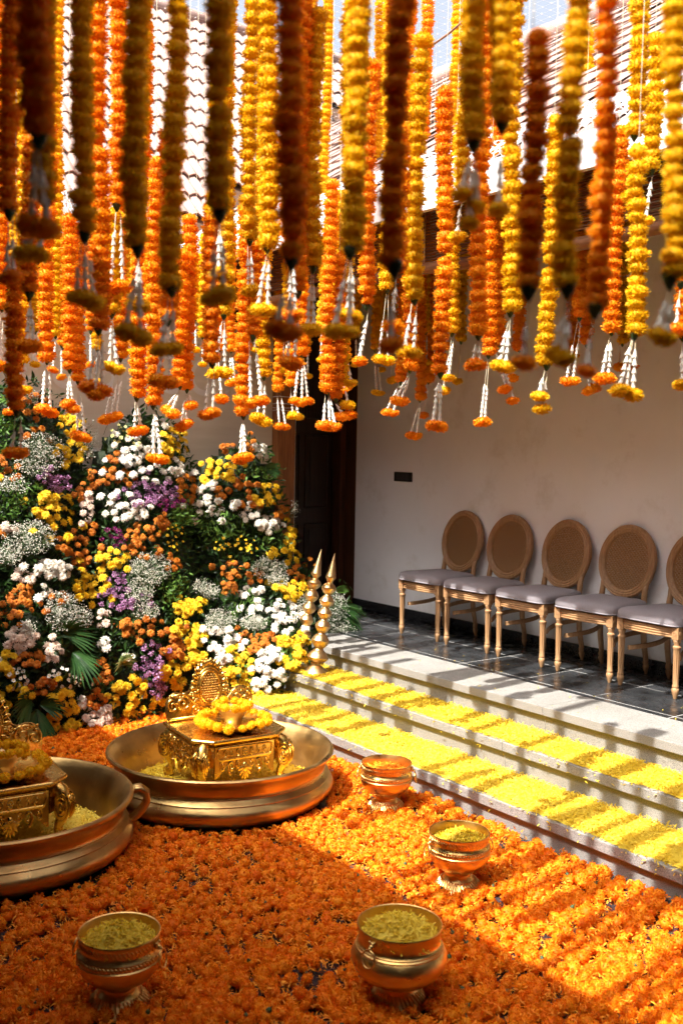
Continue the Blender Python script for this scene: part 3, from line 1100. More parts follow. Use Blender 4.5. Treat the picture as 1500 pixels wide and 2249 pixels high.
# ------------------------------------------------------------------ chairs
def chair_parts():
    P = {}
    # front leg: square block, turned neck, fluted taper, ringed foot
    b = MB()
    prof = [(0.010, 0.0), (0.0125, 0.008), (0.0165, 0.022), (0.0185, 0.03), (0.0215, 0.042), (0.0225, 0.052), (0.0205, 0.062), (0.017, 0.066),
            (0.0195, 0.07), (0.0195, 0.078), (0.0165, 0.084), (0.0172, 0.12), (0.0188, 0.20), (0.0208, 0.285), (0.0215, 0.296), (0.0245, 0.302),
            (0.0245, 0.310), (0.017, 0.317), (0.0165, 0.326), (0.0225, 0.338), (0.0235, 0.345), (0.020, 0.351)]
    b.lathe(prof, 40, 10, 0.20, (0.085, 0.29))
    P['front_leg'] = b.mesh('leg', M['chair_wood'], 'auto')
    b = MB(); b.box(-0.0235, 0.0235, -0.0235, 0.0235, 0.351, 0.425)
    P['leg_block'] = b.mesh('leg_block', M['chair_wood'], False, 0.003)
    b = MB()
    for f in (RX(PI / 2), RZ(PI / 2) @ RX(PI / 2)):
        pts = [xf([[0.012 * math.cos(t), 0.012 * math.sin(t), 0.0225]], T(0, 0, 0.388) @ f)[0] for t in np.linspace(0, 2 * PI, 13)[:-1]]
        b.tube(pts, 0.0028, 5, closed=True)
        for k in range(6):
            t = k * PI / 3
            c = xf([[0.0062 * math.cos(t), 0.0062 * math.sin(t), 0.0235]], T(0, 0, 0.388) @ f)[0]
            b.ball(c, 0.0028, 6, 4)
    P['rosette'] = b.mesh('rosette', M['chair_wood'])
    return P


CP = chair_parts()


def rounded_trap(wf, wb, df, db, rad, n=9):
    """outline of the seat, counter-clockwise, front at -Y"""
    c = [(wf / 2, -df), (wb / 2, db), (-wb / 2, db), (-wf / 2, -df)]
    out = []
    for i in range(4):
        p = np.array(c[i]); a = np.array(c[i - 1]) - p; d = np.array(c[(i + 1) % 4]) - p
        a = a / np.linalg.norm(a); d = d / np.linalg.norm(d)
        r = rad[i]
        for k in range(n):
            t = k / (n - 1)
            out.append((1 - t) ** 2 * (p + a * r) + 2 * t * (1 - t) * p + t * t * (p + d * r))
    return np.array(out)


def make_chair(name_label):
    root = thing('dining_chair', name_label, 'chair', group='oval-backed chairs along the white wall')
    WF, WB, DF, DB = 0.455, 0.385, 0.215, 0.205
    # cushion
    o = rounded_trap(WF + 0.03, WB + 0.02, DF + 0.018, DB, (0.07, 0.05, 0.05, 0.07), 9)
    # bow the front edge a little
    V = []; F = []; n = len(o)
    lay = [(0.985, 0.428), (1.0, 0.436), (1.012, 0.452), (1.0, 0.470), (0.95, 0.483), (0.84, 0.492), (0.6, 0.4985), (0.3, 0.501)]
    for s_, z in lay:
        for p in o:
            q = p * s_
            bow = -0.022 * max(0, 1 - (abs(q[0]) / 0.22) ** 2) * (1 if q[1] < -0.05 else 0) * s_
            V.append((q[0], q[1] + bow, z))
    V.append((0, 0, 0.502)); top = len(V) - 1
    for i in range(len(lay) - 1):
        for j in range(n):
            k = (j + 1) % n
            F.append((i * n + j, i * n + k, (i + 1) * n + k, (i + 1) * n + j))
    L = (len(lay) - 1) * n
    for j in range(n):
        F.append((L + j, L + (j + 1) % n, top))
    b = MB(); b.add(V, F)
    cu = link('seat', b.mesh('seat', M['fabric']), root)
    b = MB(); b.tube([(x * 1.003, y * 1.003 - (0.022 * max(0, 1 - (abs(x) / 0.22) ** 2) if y < -0.05 else 0), 0.4335) for x, y in o], 0.0042, 6, closed=True)
    link('piping', b.mesh('piping', M['fabric']), cu)
    # rails
    def rail(p, q, bow):
        b = MB(); p = np.array(p); q = np.array(q); nrm = np.array([-(q - p)[1], (q - p)[0], 0]); nrm /= np.linalg.norm(nrm)
        pts = [p + (q - p) * t - nrm * bow * 4 * t * (1 - t) for t in np.linspace(0, 1, 9)]
        for z, r in ((0.412, 0.0095), (0.396, 0.0085), (0.380, 0.0085), (0.366, 0.007)):
            b.tube([(x[0], x[1], z) for x in pts], r, 8)
        V = []; F = []
        for x in pts:
            for s_, z in ((0.0, 0.366), (0.0, 0.424), (1, 0.424), (1, 0.366)):
                w = x + nrm * (0.002 + 0.016 * s_); V.append((w[0], w[1], z))
        for i in range(8):
            for k in range(4):
                F.append((i * 4 + k, i * 4 + (k + 1) % 4, i * 4 + 4 + (k + 1) % 4, i * 4 + 4 + k))
        b.add(V, F)
        return b.mesh('seat_rail', M['rail_wood'], 'auto')
    fx, fy, bx, by = 0.205, -0.195, 0.170, 0.185
    link('seat_rail', rail((-fx + 0.02, fy - 0.008, 0), (fx - 0.02, fy - 0.008, 0), 0.018), root)
    link('seat_rail', rail((fx + 0.006, fy + 0.02, 0), (bx + 0.006, by - 0.01, 0), 0.004), root)
    link('seat_rail', rail((-bx - 0.006, by - 0.01, 0), (-fx - 0.006, fy + 0.02, 0), 0.004), root)
    link('seat_rail', rail((bx, by + 0.004, 0), (-bx, by + 0.004, 0), 0.0), root)
    for s_ in (-1, 1):
        lg = link('leg', CP['front_leg'], root, T(s_ * fx, fy, 0))
        link('leg_block', CP['leg_block'], lg)
        link('rosette', CP['rosette'], lg)
        # rear leg: square, splayed backwards, with a turned foot
        b = MB()
        pts = [(s_ * bx, by + 0.005, 0.44), (s_ * bx, by + 0.008, 0.34), (s_ * (bx + 0.002), by + 0.020, 0.2), (s_ * (bx + 0.006), by + 0.045, 0.085)]
        b.tube(pts, [0.021, 0.0205, 0.019, 0.017], 12)
        q = pts[-1]
        b.lathe([(0.009, 0), (0.012, 0.012), (0.018, 0.035), (0.020, 0.048), (0.018, 0.056), (0.0145, 0.062), (0.018, 0.068), (0.018, 0.076), (0.016, 0.084), (0.0165, 0.09)],
                20, M4=T(q[0], q[1] + 0.006, 0) @ RX(math.radians(8)))
        link('leg', b.mesh('leg', M['chair_wood'], 'auto'), root)
        # curved side stretcher
        b = MB(); V = []; F = []
        for t in np.linspace(0, 1, 11):
            x = s_ * (fx - 0.012 + (bx - fx) * t - 0.055 * math.sin(PI * t)); y = fy + 0.05 + (by - fy - 0.05) * t; z = 0.232 + 0.045 * t
            for dx, dz in ((-.009, -.014), (.009, -.014), (.009, .014), (-.009, .014)):
                V.append((x + dx, y, z + dz))
        for i in range(10):
            for k in range(4):
                F.append((i * 4 + k, i * 4 + (k + 1) % 4, i * 4 + 4 + (k + 1) % 4, i * 4 + 4 + k))
        F.append((3, 2, 1, 0)); F.append((40, 41, 42, 43))
        b.add(V, F)
        link('stretcher', b.mesh('stretcher', M['chair_wood'], False, 0.002, 1), root)
    # oval back, leaning
    BZ, BY, LEAN = 0.722, 0.235, math.radians(-9)
    FR = T(0, BY, BZ) @ RX(LEAN)
    A, C = 0.195, 0.218
    th = np.linspace(0, 2 * PI, 65)[:-1]
    b = MB()
    sec = [(-0.026, -0.010), (-0.024, 0.010), (-0.012, 0.017), (-0.006, 0.013), (0.004, 0.018), (0.012, 0.014), (0.020, 0.016), (0.027, 0.008), (0.027, -0.012), (0.0, -0.016)]
    V = []; F = []
    for t in th:
        d = np.array([math.cos(t) / A, 0, math.sin(t) / C]); d /= np.linalg.norm(d)
        p = np.array([A * math.cos(t), 0, C * math.sin(t)])
        for rr, h in sec:
            V.append(p + d * rr + np.array([0, -h, 0]))
    m = len(sec)
    for i in range(64):
        for k in range(m):
            F.append((i * m + k, i * m + (k + 1) % m, ((i + 1) % 64) * m + (k + 1) % m, ((i + 1) % 64) * m + k))
    b.add(xf(V, FR), F)
    bk = link('backrest', b.mesh('backrest', M['chair_wood'], 'auto'), root)
    # woven cane: two sheets of crossing strips
    a_, c_ = A - 0.022, C - 0.022
    V = []; F = []
    pit = 0.0125
    for lay in (-0.004, 0.005):
        def strip(p, q, w, y):
            p = np.array(p); q = np.array(q); d = q - p; L = np.linalg.norm(d)
            if L < 1e-4: return
            nn = np.array([-d[1], d[0]]) / L * w
            o_ = len(V)
            for u in (p + nn, q + nn, q - nn, p - nn):
                V.append((u[0], y, u[1]))
            F.append((o_, o_ + 1, o_ + 2, o_ + 3))
        k = -int(a_ / pit)
        while k * pit < a_:
            x = k * pit; h = c_ * math.sqrt(max(0, 1 - (x / a_) ** 2)); strip((x, -h), (x, h), 0.0020, lay); k += 1
        k = -int(c_ / pit)
        while k * pit < c_:
            z = k * pit; h = a_ * math.sqrt(max(0, 1 - (z / c_) ** 2)); strip((-h, z), (h, z), 0.0020, lay + 0.0012); k += 1
        for sg in (-1, 1):
            for k in range(-30, 31):
                # line z = sg*x + k*pit*1.414 clipped to the ellipse
                e = (k + 0.5) * pit * 2
                qa = 1 / a_ ** 2 + 1 / c_ ** 2; qb = 2 * sg * e / c_ ** 2; qc = e * e / c_ ** 2 - 1
                D = qb * qb - 4 * qa * qc
                if D <= 0: continue
                x0 = (-qb - math.sqrt(D)) / (2 * qa); x1 = (-qb + math.sqrt(D)) / (2 * qa)
                strip((x0, sg * x0 + e), (x1, sg * x1 + e), 0.0015, lay + 0.0024 + 0.0006 * sg)
    b = MB(); b.add(xf(V, FR), F)
    link('cane_panel', b.mesh('cane_panel', M['cane'], False), bk)
    for s_ in (-1, 1):
        b = MB()
        z1 = -0.115; x1 = A * math.sqrt(1 - (z1 / C) ** 2) + 0.006
        e = xf([[s_ * x1, 0.004, z1]], FR)[0]
        pts = [(s_ * (bx + 0.002), by + 0.006, 0.40), (s_ * (bx - 0.004), by + 0.012, 0.48), (s_ * (bx - 0.006), by + 0.022, 0.54), tuple(e)]
        b.tube(pts, [0.021, 0.020, 0.019, 0.016], 10)
        link('back_post', b.mesh('back_post', M['chair_wood']), root)
    return root


CH_X = [-5.895, -5.375, -4.84, -4.305, -3.80, -3.29]
CH_L = ['oval-backed cane chair with grey seat nearest the dark door',
        'oval-backed cane chair with grey seat, second from the dark door',
        'oval-backed cane chair with grey seat, third from the dark door',
        'oval-backed cane chair with grey seat, fourth from the dark door',
        'oval-backed cane chair whose back is cut by the right edge of the photo',
        'nearest cane chair of the row, only its front leg showing at the right edge']
ch0 = make_chair(CH_L[0])
for i, x in enumerate(CH_X):
    c = ch0 if i == 0 else copy_tree(ch0)
    c['label'] = CH_L[i]
    c.location = (x, 5.405 + random.uniform(-0.008, 0.008), Z3 + 0.001)
    c.rotation_euler = (0, 0, math.radians(random.uniform(-2.8, 2.8)))

# ------------------------------------------------------------------ brass pots
def rope_band(mb, r, z, n, ln, w, slant, out=0.5):
    for k in range(n):
        t = 2 * PI * k / n
        m = RZ(t) @ T(r, 0, z) @ RX(slant)
        bb = MB(); bb.ball((0, 0, 0), (w * out, w, ln), 6, 5)
        mb.add(xf(bb.v[0], m), bb.f)


def petal_heap(name, label, mat, R, h, n, loc, kind_label='petals', base_mat=None, parent=None, edge=0.0):
    """a loose heap of petals: domed bed with curled petals lying over it"""
    V = []; Q = []
    seg, rings = 28, 7
    for i in range(rings + 1):
        for j in range(seg):
            rr = R * i / rings + 1e-4; t = 2 * PI * j / seg
            V.append((rr * math.cos(t), rr * math.sin(t), h * (1 - (i / rings) ** 2) + random.gauss(0, 0.0025)))
    for i in range(rings):
        for j in range(seg):
            k = (j + 1) % seg
            Q.append((i * seg + j, (i + 1) * seg + j, (i + 1) * seg + k, i * seg + k))
    rr = R * np.sqrt(rng.uniform(0, 1, n)); t = rng.uniform(0, 2 * PI, n)
    P = np.stack([rr * np.cos(t), rr * np.sin(t), h * (1 - (rr / R) ** 2) + rng.uniform(0.001, 0.008, n)], 1)
    V2, Q2 = replicate(STRIP_V, STRIP_Q, mats_of(flat_rot(n, 0.45), rng.uniform(0.014, 0.024, n), P))
    me = raw_mesh(name, np.concatenate([V, V2]), np.concatenate([np.array(Q), Q2 + len(V)]), mat, False)
    o = link(name, me); o.location = loc
    tag(o, label, kind_label, kind='stuff')
    return o


POT_A = [(0.100, 0.0), (0.108, 0.005), (0.110, 0.013), (0.104, 0.020), (0.094, 0.032), (0.076, 0.050), (0.066, 0.058), (0.064, 0.063), (0.056, 0.068),
         (0.054, 0.076), (0.060, 0.084), (0.080, 0.095), (0.110, 0.117), (0.133, 0.146), (0.1425, 0.172), (0.1430, 0.182), (0.139, 0.186), (0.1385, 0.204),
         (0.141, 0.208), (0.1375, 0.214), (0.1335, 0.219), (0.1325, 0.228), (0.1340, 0.246), (0.136, 0.262), (0.1395, 0.266), (0.138, 0.270),
         (0.134, 0.268), (0.1275, 0.246), (0.125, 0.225), (0.134, 0.200), (0.136, 0.17), (0.110, 0.125), (0.02, 0.10)]
POT_B = [(0.098, 0.0), (0.104, 0.005), (0.106, 0.012), (0.098, 0.022), (0.086, 0.040), (0.070, 0.056), (0.066, 0.062), (0.060, 0.066), (0.058, 0.074),
         (0.070, 0.082), (0.105, 0.094), (0.140, 0.116), (0.162, 0.144), (0.1695, 0.168), (0.1690, 0.184), (0.161, 0.204), (0.155, 0.211), (0.1555, 0.216),
         (0.1505, 0.220), (0.151, 0.225), (0.146, 0.229), (0.1435, 0.236), (0.144, 0.250), (0.1465, 0.268), (0.1495, 0.284), (0.1515, 0.288), (0.150, 0.292),
         (0.1465, 0.290), (0.140, 0.255), (0.139, 0.232), (0.155, 0.200), (0.160, 0.165), (0.13, 0.12), (0.02, 0.10)]


def make_pot(kind, label, loc, s, handle_dir, group):
    root = thing('brass_pot', label, 'pot', loc, 0.0, group)
    root.scale = (s, s, s)
    b = MB(); b.lathe(POT_A if kind == 'A' else POT_B, 64, caps=True)
    link('bowl', b.mesh('bowl', M['brass_pot'], 'auto'), root)
    b = MB()
    if kind == 'A':
        rope_band(b, 0.1385, 0.195, 64, 0.0115, 0.0060, math.radians(38), 0.7)
        link('rope_band', b.mesh('rope_band', M['brass_pot']), root)
        b = MB(); rope_band(b, 0.1342, 0.243, 60, 0.0135, 0.0040, math.radians(32), 0.5)
        link('rim_fluting', b.mesh('rim_fluting', M['brass_pot']), root)
        b = MB(); 
        for k in range(36):
            t = 2 * PI * k / 36
            bb = MB(); bb.ball((0, 0, 0), (0.0065, 0.0068, 0.026), 6, 6)
            b.add(xf(bb.v[0], RZ(t) @ T(0.0905, 0, 0.036) @ RY(math.radians(-45)) @ RX(math.radians(14))), bb.f)
        link('foot_fluting', b.mesh('foot_fluting', M['brass_pot']), root)
        zl, rl = 0.236, 0.1345
    else:
        rope_band(b, 0.1525, 0.2135, 72, 0.0052, 0.0048, math.radians(10), 0.7)
        link('rope_band', b.mesh('rope_band', M['brass_pot']), root)
        b = MB()
        for k in range(36):
            t = 2 * PI * k / 36
            bb = MB(); bb.ball((0, 0, 0), (0.0065, 0.0062, 0.026), 6, 6)
            b.add(xf(bb.v[0], RZ(t) @ T(0.084, 0, 0.040) @ RY(math.radians(-45)) @ RX(math.radians(14))), bb.f)
        link('foot_fluting', b.mesh('foot_fluting', M['brass_pot']), root)
        zl, rl = 0.262, 0.146
    for hd in (handle_dir, handle_dir + PI):
        b = MB()
        m = RZ(hd) @ T(rl, 0, zl)
        for c, r in (((0.004, 0, 0), (0.009, 0.016, 0.012)), ((0.010, 0, -0.004), (0.010, 0.010, 0.009)), ((0.006, 0.011, 0.009), (0.006, 0.005, 0.006)),
                     ((0.006, -0.011, 0.009), (0.006, 0.005, 0.006)), ((0.018, 0, -0.007), (0.006, 0.006, 0.005))):
            bb = MB(); bb.ball(c, r, 8, 6); b.add(xf(bb.v[0], m), bb.f)
        lug = link('handle_lug', b.mesh('handle_lug', M['brass_pot']), root)
        b = MB()
        ring = [(0.020 + 0.010 * (1 - math.cos(t)) * 0.5, 0.028 * math.sin(t), -0.012 - 0.030 + 0.030 * math.cos(t)) for t in np.linspace(0, 2 * PI, 25)[:-1]]
        b.tube(xf(ring, m), 0.0033, 8, closed=True)
        link('ring_handle', b.mesh('ring_handle', M['brass_pot']), lug)
    return root


PG = 'brass pots on the marigold carpet'
ang_r = math.atan2(CR[1], CR[0])
pots = [('A', 'dark brass footed pot of yellow petals at the lower left, in full shade', (-3.13, 1.46, 0.0), 0.99, ang_r - 0.25),
        ('B', 'largest brass pot, round-bellied with pinched neck, full of yellow petals at the bottom centre', (-2.61, 2.25, 0.0), 0.97, ang_r + PI + 0.85),
        ('A', 'sunlit brass footed pot of pale yellow petals standing nearest the lowest step', (-3.17, 3.06, 0.0), 0.945, ang_r + PI + 0.35),
        ('A', 'sunlit brass footed pot holding orange petals between the big bowl and the steps', (-4.10, 3.42, 0.0), 0.955, ang_r + PI - 0.15)]
for k, l, p, s, h in pots:
    make_pot(k, l, p, s, h, PG)
petal_heap('petal_heap', 'heap of yellow petals filling the dark brass pot at the lower left', M['yellow_petal'], 0.125, 0.052, 900, (-3.13, 1.46, 0.222))
petal_heap('petal_heap', 'heap of yellow petals in the round-bellied brass pot at the bottom centre', M['yellow_petal'], 0.137, 0.058, 1000, (-2.61, 2.25, 0.234))
petal_heap('petal_heap', 'sunlit heap of yellow petals in the pot nearest the lowest step', M['yellow_petal'], 0.119, 0.040, 800, (-3.17, 3.06, 0.205))
petal_heap('petal_heap', 'low heap of orange petals inside the pot beside the big bowl', M['orange_petal'], 0.120, 0.012, 700, (-4.10, 3.42, 0.208))

# ------------------------------------------------------------------ large bronze bowls
URLI = [(0.40, 0.0), (0.47, 0.004), (0.54, 0.022), (0.585, 0.052), (0.605, 0.085), (0.606, 0.105), (0.598, 0.122), (0.584, 0.136), (0.580, 0.142), (0.584, 0.148),
        (0.576, 0.156), (0.563, 0.166), (0.560, 0.172), (0.564, 0.178), (0.560, 0.186), (0.562, 0.200), (0.571, 0.222), (0.585, 0.244), (0.600, 0.258), (0.606, 0.266),
        (0.606, 0.276), (0.600, 0.283), (0.590, 0.284), (0.578, 0.276), (0.560, 0.250), (0.540, 0.205), (0.528, 0.160), (0.518, 0.110), (0.500, 0.075), (0.46, 0.060), (0.02, 0.055)]


def make_urli(label, loc, rz, handles):
    root = thing('bronze_bowl', label, 'bowl', loc, rz, 'wide bronze bowls holding small thrones')
    b = MB(); b.lathe(URLI, 128)
    link('basin', b.mesh('basin', M['bronze'], 'auto'), root)
    if handles:
        for a in (0, PI):
            b = MB()
            pts = [(0.595, 0, 0.262), (0.640, 0, 0.268), (0.668, 0, 0.245), (0.672, 0, 0.205), (0.650, 0, 0.165), (0.612, 0, 0.128), (0.588, 0, 0.118)]
            pts = [(p[0], 0.0, p[2]) for p in pts]
            for dy, r in ((-0.020, 0.016), (0.0, 0.019), (0.020, 0.016)):
                b.tube(xf([(x, y + dy, z) for x, y, z in pts], RZ(a)), r, 10)
            link('loop_handle', b.mesh('loop_handle', M['bronze']), root)
    return root


U1 = (-4.75, 2.80); U2 = (-4.63, 1.56)
make_urli('wide bronze bowl with a gold throne inside, the farther one beside the steps', (*U1, 0.0), 0.3, False)
make_urli('wide bronze bowl with a loop handle, cut off by the left edge', (*U2, 0.0), ang_r + 0.30, True)
petal_heap('petal_bed', 'yellow petals strewn inside the farther bronze bowl', M['yellow_petal'], 0.50, 0.015, 5200, (*U1, 0.078))
petal_heap('petal_bed', 'yellow petals strewn inside the nearer bronze bowl at the left edge', M['yellow_petal'], 0.50, 0.015, 5200, (*U2, 0.078))
P = np.array([[random.gauss(0.30, 0.08), random.gauss(0.05, 0.16), 0.098] for _ in range(260)])
for i, (cx, cy) in enumerate((U1, U2)):
    V_, Q_ = replicate(STRIP_V, STRIP_Q, mats_of(flat_rot(260, 0.4), rng.uniform(0.016, 0.026, 260), P + np.array([cx, cy, 0])))
    tag(link('scattered_petals', raw_mesh('scattered_petals', V_, Q_, M['orange_petal'], False)),
        ['orange petals scattered over the yellow ones in the farther bowl', 'orange petals scattered over the yellow ones in the nearer bowl'][i], 'petals', kind='stuff')

# ------------------------------------------------------------------ gold throne stool (front towards +X)
def spiral_tube(mb, c, r0, turns, dirn, a0, rad, m4, n=26, y=0.0):
    pts = []
    for i in range(n):
        t = i / (n - 1); rr = r0 * (1 - 0.86 * t); a = a0 + dirn * turns * 2 * PI * t
        pts.append((c[0] + rr * math.cos(a), c[1] + rr * math.sin(a), y))
    mb.tube(xf(pts, m4), [rad * (1 - 0.35 * i / (n - 1)) for i in range(n)], 7)


def make_throne(label, loc, rz):
    """seat plan: x in -.24..+.24 (front at +x), y in -.26..+.26"""
    root = thing('gold_throne', label, 'throne', loc, rz, 'small gold thrones standing in the bowls')
    D, W, ch = 0.235, 0.265, 0.085
    oct_ = [(D, -W + ch), (D, W - ch), (D - ch, W), (-D, W), (-D, -W), (D - ch, -W)]

    def ringpts(s, z): return [((x) * s, y * s, z) for x, y in oct_]
    # seat slab with stepped moulding
    b = MB(); V = []; F = []
    lay = [(0.90, 0.150), (0.93, 0.158), (0.96, 0.160), (0.985, 0.166), (1.02, 0.172), (1.035, 0.178), (1.035, 0.186), (1.015, 0.192), (0.985, 0.1935), (0.97, 0.190)]
    for s_, z in lay: V += ringpts(s_, z)
    n = 6
    for i in range(len(lay) - 1):
        for j in range(n):
            F.append((i * n + j, i * n + (j + 1) % n, (i + 1) * n + (j + 1) % n, (i + 1) * n + j))
    F.append(tuple(range((len(lay) - 1) * n, len(lay) * n))); F.append(tuple(range(n - 1, -1, -1)))
    b.add(V, F)
    link('seat', b.mesh('seat', M['gold'], False, 0.003, 2), root)
    # apron walls with relief
    sides = [((D - .012, 0), 0.0, W - ch - .01), ((D - ch / 2 - .008, W - ch / 2 - .008), PI / 4, ch * 0.66), ((D - ch / 2 - .008, -W + ch / 2 + .008), -PI / 4, ch * 0.66),
             ((-ch / 2, W - .012), PI / 2, D - ch / 2 - .01), ((-ch / 2, -W + .012), -PI / 2, D - ch / 2 - .01), ((-D + .012, 0), PI, W - .02)]
    for (cx, cy), ang, hw in sides:
        # local: u along, v up, out
        FRM = T(cx, cy, 0) @ RZ(ang) @ Matrix(((0, 0, 1, 0), (1, 0, 0, 0), (0, 1, 0, 0), (0, 0, 0, 1)))
        b = MB()
        nn = 24
        V = []; F = []
        for i in range(nn + 1):
            u = -hw + 2 * hw * i / nn
            low = 0.072 - 0.022 * math.cos(2 * PI * u / (hw + .001)) if hw > 0.1 else 0.085
            for dz in (-0.014, 0.0):
                V.append((u, low, dz)); V.append((u, 0.152, dz))
        for i in range(nn):
            a = i * 4; c = a + 4
            F += [(a + 2, c + 2, c + 3, a + 3), (a, a + 1, c + 1, c), (a, c, c + 2, a + 2), (a + 1, a + 3, c + 3, c + 1)]
        b.add(xf(V, FRM), F)
        if hw > 0.1:
            # framed panel with a rinceau
            f = 0.82 * hw
            fr = [(-f, 0.112), (f, 0.112)]
            pts = []
            for t in np.linspace(-PI / 2, PI / 2, 9): pts.append((f + 0.018 * math.cos(t), 0.125 + 0.018 * math.sin(t), 0.003))
            for t in np.linspace(PI / 2, 3 * PI / 2, 9): pts.append((-f + 0.018 * math.cos(t), 0.125 + 0.018 * math.sin(t), 0.003))
            b.tube(xf(pts, FRM), 0.0042, 7, closed=True)
            k = max(2, int(f / 0.035))
            for i in range(k):
                for s_ in (-1, 1):
                    u = s_ * (0.030 + (f - 0.03) * (i + 0.3) / k)
                    spiral_tube(b, (u, 0.125), 0.0125, 1.2, s_ * (1 if i % 2 else -1), PI / 2 if i % 2 else -PI / 2, 0.0032, FRM, 18, 0.003)
            for q in range(8):
                t = q * PI / 4
                bb = MB(); bb.ball((0.010 * math.cos(t), 0.125 + 0.010 * math.sin(t), 0.003), (0.0055, 0.0055, 0.004), 6, 5); b.add(xf(bb.v[0], FRM), bb.f)
            bb = MB(); bb.ball((0, 0.125, 0.005), 0.005, 6, 5); b.add(xf(bb.v[0], FRM), bb.f)
            # hanging scrolls and a shell below the panel
            for s_ in (-1, 1):
                spiral_tube(b, (s_ * hw * 0.46, 0.082), 0.021, 1.4, s_, -PI / 2, 0.0062, FRM, 24, 0.001)
                spiral_tube(b, (s_ * hw * 0.75, 0.087), 0.017, 1.3, -s_, PI / 2, 0.0055, FRM, 22, 0.001)
                spiral_tube(b, (s_ * hw * 0.22, 0.086), 0.013, 1.2, -s_, PI / 2, 0.0045, FRM, 20, 0.002)
            for q in range(7):
                t = PI + PI * (q + 0.5) / 7
                bb = MB(); bb.ball((0, 0, 0), (0.024, 0.0065, 0.006), 8, 5)
                b.add(xf(bb.v[0], FRM @ T(0.020 * math.cos(t), 0.080 + 0.020 * math.sin(t), 0.004) @ RZ(t)), bb.f)
            bb = MB(); bb.ball((0, 0.078, 0.006), (0.016, 0.016, 0.009), 10, 6); b.add(xf(bb.v[0], FRM), bb.f)
        else:
            spiral_tube(b, (0, 0.125), 0.020, 1.6, 1, 0, 0.0055, FRM, 26, 0.002)
        link('apron', b.mesh('apron', M['gold'], 'auto'), root)
    # scroll legs at the chamfered and rear corners
    for (lx, ly, ang) in ((D - ch / 2, W - ch / 2, PI / 4), (D - ch / 2, -W + ch / 2, -PI / 4), (-D + .03, W - .03, PI * 0.75), (-D + .03, -W + .03, -PI * 0.75)):
        b = MB()
        FRM = T(lx, ly, 0) @ RZ(ang)
        # body of the cabriole leg
        prof = [(-0.010, 0.15), (0.012, 0.135), (0.030, 0.108), (0.026, 0.080), (0.006, 0.055), (-0.004, 0.035), (0.004, 0.018), (0.022, 0.008)]
        b.tube(xf([(x, 0, z) for x, z in prof], FRM), [0.030, 0.034, 0.034, 0.028, 0.021, 0.019, 0.021, 0.018], 10)
        for s_ in (-1, 1):
            VF = FRM @ T(0.030, s_ * 0.024, 0.100) @ RX(PI / 2)
            for k, rr in enumerate((0.036, 0.026, 0.016)):
                pts = [(rr * math.cos(t), rr * math.sin(t), -s_ * 0.006 * k) for t in np.linspace(0, 2 * PI, 21)[:-1]]
                b.tube(xf(pts, VF), 0.0058, 6, closed=True)
            bb = MB(); bb.ball((0, 0, -s_ * 0.016), (0.010, 0.010, 0.008), 8, 5); b.add(xf(bb.v[0], VF), bb.f)
            bb = MB(); bb.lathe([(0.034, -0.010), (0.034, 0.010)], 20); b.add(xf(bb.v[0], VF), bb.f)
            V2 = FRM @ T(0.026, s_ * 0.014, 0.016) @ RX(PI / 2)
            pts = [(0.013 * math.cos(t), 0.013 * math.sin(t), 0) for t in np.linspace(0, 2 * PI, 15)[:-1]]
            b.tube(xf(pts, V2), 0.005, 6, closed=True)
        for q in range(5):
            bb = MB(); bb.ball((0.058 - 0.012 * q, 0, 0.118 - 0.02 * q), (0.010, 0.016, 0.012), 8, 5)
            b.add(xf(bb.v[0], FRM), bb.f)
        link('leg', b.mesh('leg', M['gold'], 'auto'), root)
    # crest board at the back (-x), spanning y, pineapple oval in the middle
    XC = -D + 0.012
    LEAN = T(XC, 0, 0.19) @ RY(math.radians(-8)) @ Matrix(((0, 0, 1, 0), (1, 0, 0, 0), (0, 1, 0, 0), (0, 0, 0, 1)))
    # local: u = y, v = up, w = towards the front
    half = [(0.0, 0.300), (0.028, 0.296), (0.045, 0.278), (0.066, 0.266), (0.078, 0.245), (0.092, 0.222), (0.096, 0.196), (0.112, 0.172), (0.122, 0.150), (0.150, 0.142),
            (0.185, 0.150), (0.215, 0.148), (0.240, 0.130), (0.258, 0.100), (0.262, 0.060), (0.258, 0.025), (0.250, 0.0)]
    out = half + [(-u, v) for u, v in half[::-1][:-1]]
    out = out[:len(half)] + [(-u, v) for u, v in half[::-1]][:-1]
    V = []; F = []
    no = len(out)
    for w_, s_ in ((-0.016, 0.97), (-0.010, 1.0), (0.004, 1.0), (0.010, 0.965)):
        for u, v in out: V.append((u * s_, 0.10 + (v - 0.10) * s_ if v > 0 else v, w_))
    for i in range(3):
        for j in range(no):
            F.append((i * no + j, i * no + (j + 1) % no, (i + 1) * no + (j + 1) % no, (i + 1) * no + j))
    V.append((0, 0.10, 0.012)); V.append((0, 0.10, -0.016))
    for j in range(no):
        F.append((3 * no + j, 3 * no + (j + 1) % no, 4 * no)); F.append(((j + 1) % no, j, 4 * no + 1))
    b = MB(); b.add(xf(V, LEAN), F)
    cr = link('crest', b.mesh('crest', M['gold'], 'auto'), root)
    b = MB()
    ov = lambda a_, c_, w_: [(a_ * math.cos(t), 0.160 + c_ * math.sin(t), w_) for t in np.linspace(0, 2 * PI, 41)[:-1]]
    b.tube(xf(ov(0.062, 0.082, 0.014), LEAN), 0.0070, 8, closed=True)
    b.tube(xf(ov(0.075, 0.098, 0.010), LEAN), 0.0050, 8, closed=True)
    link('oval_frame', b.mesh('oval_frame', M['gold']), cr)
    b = MB()
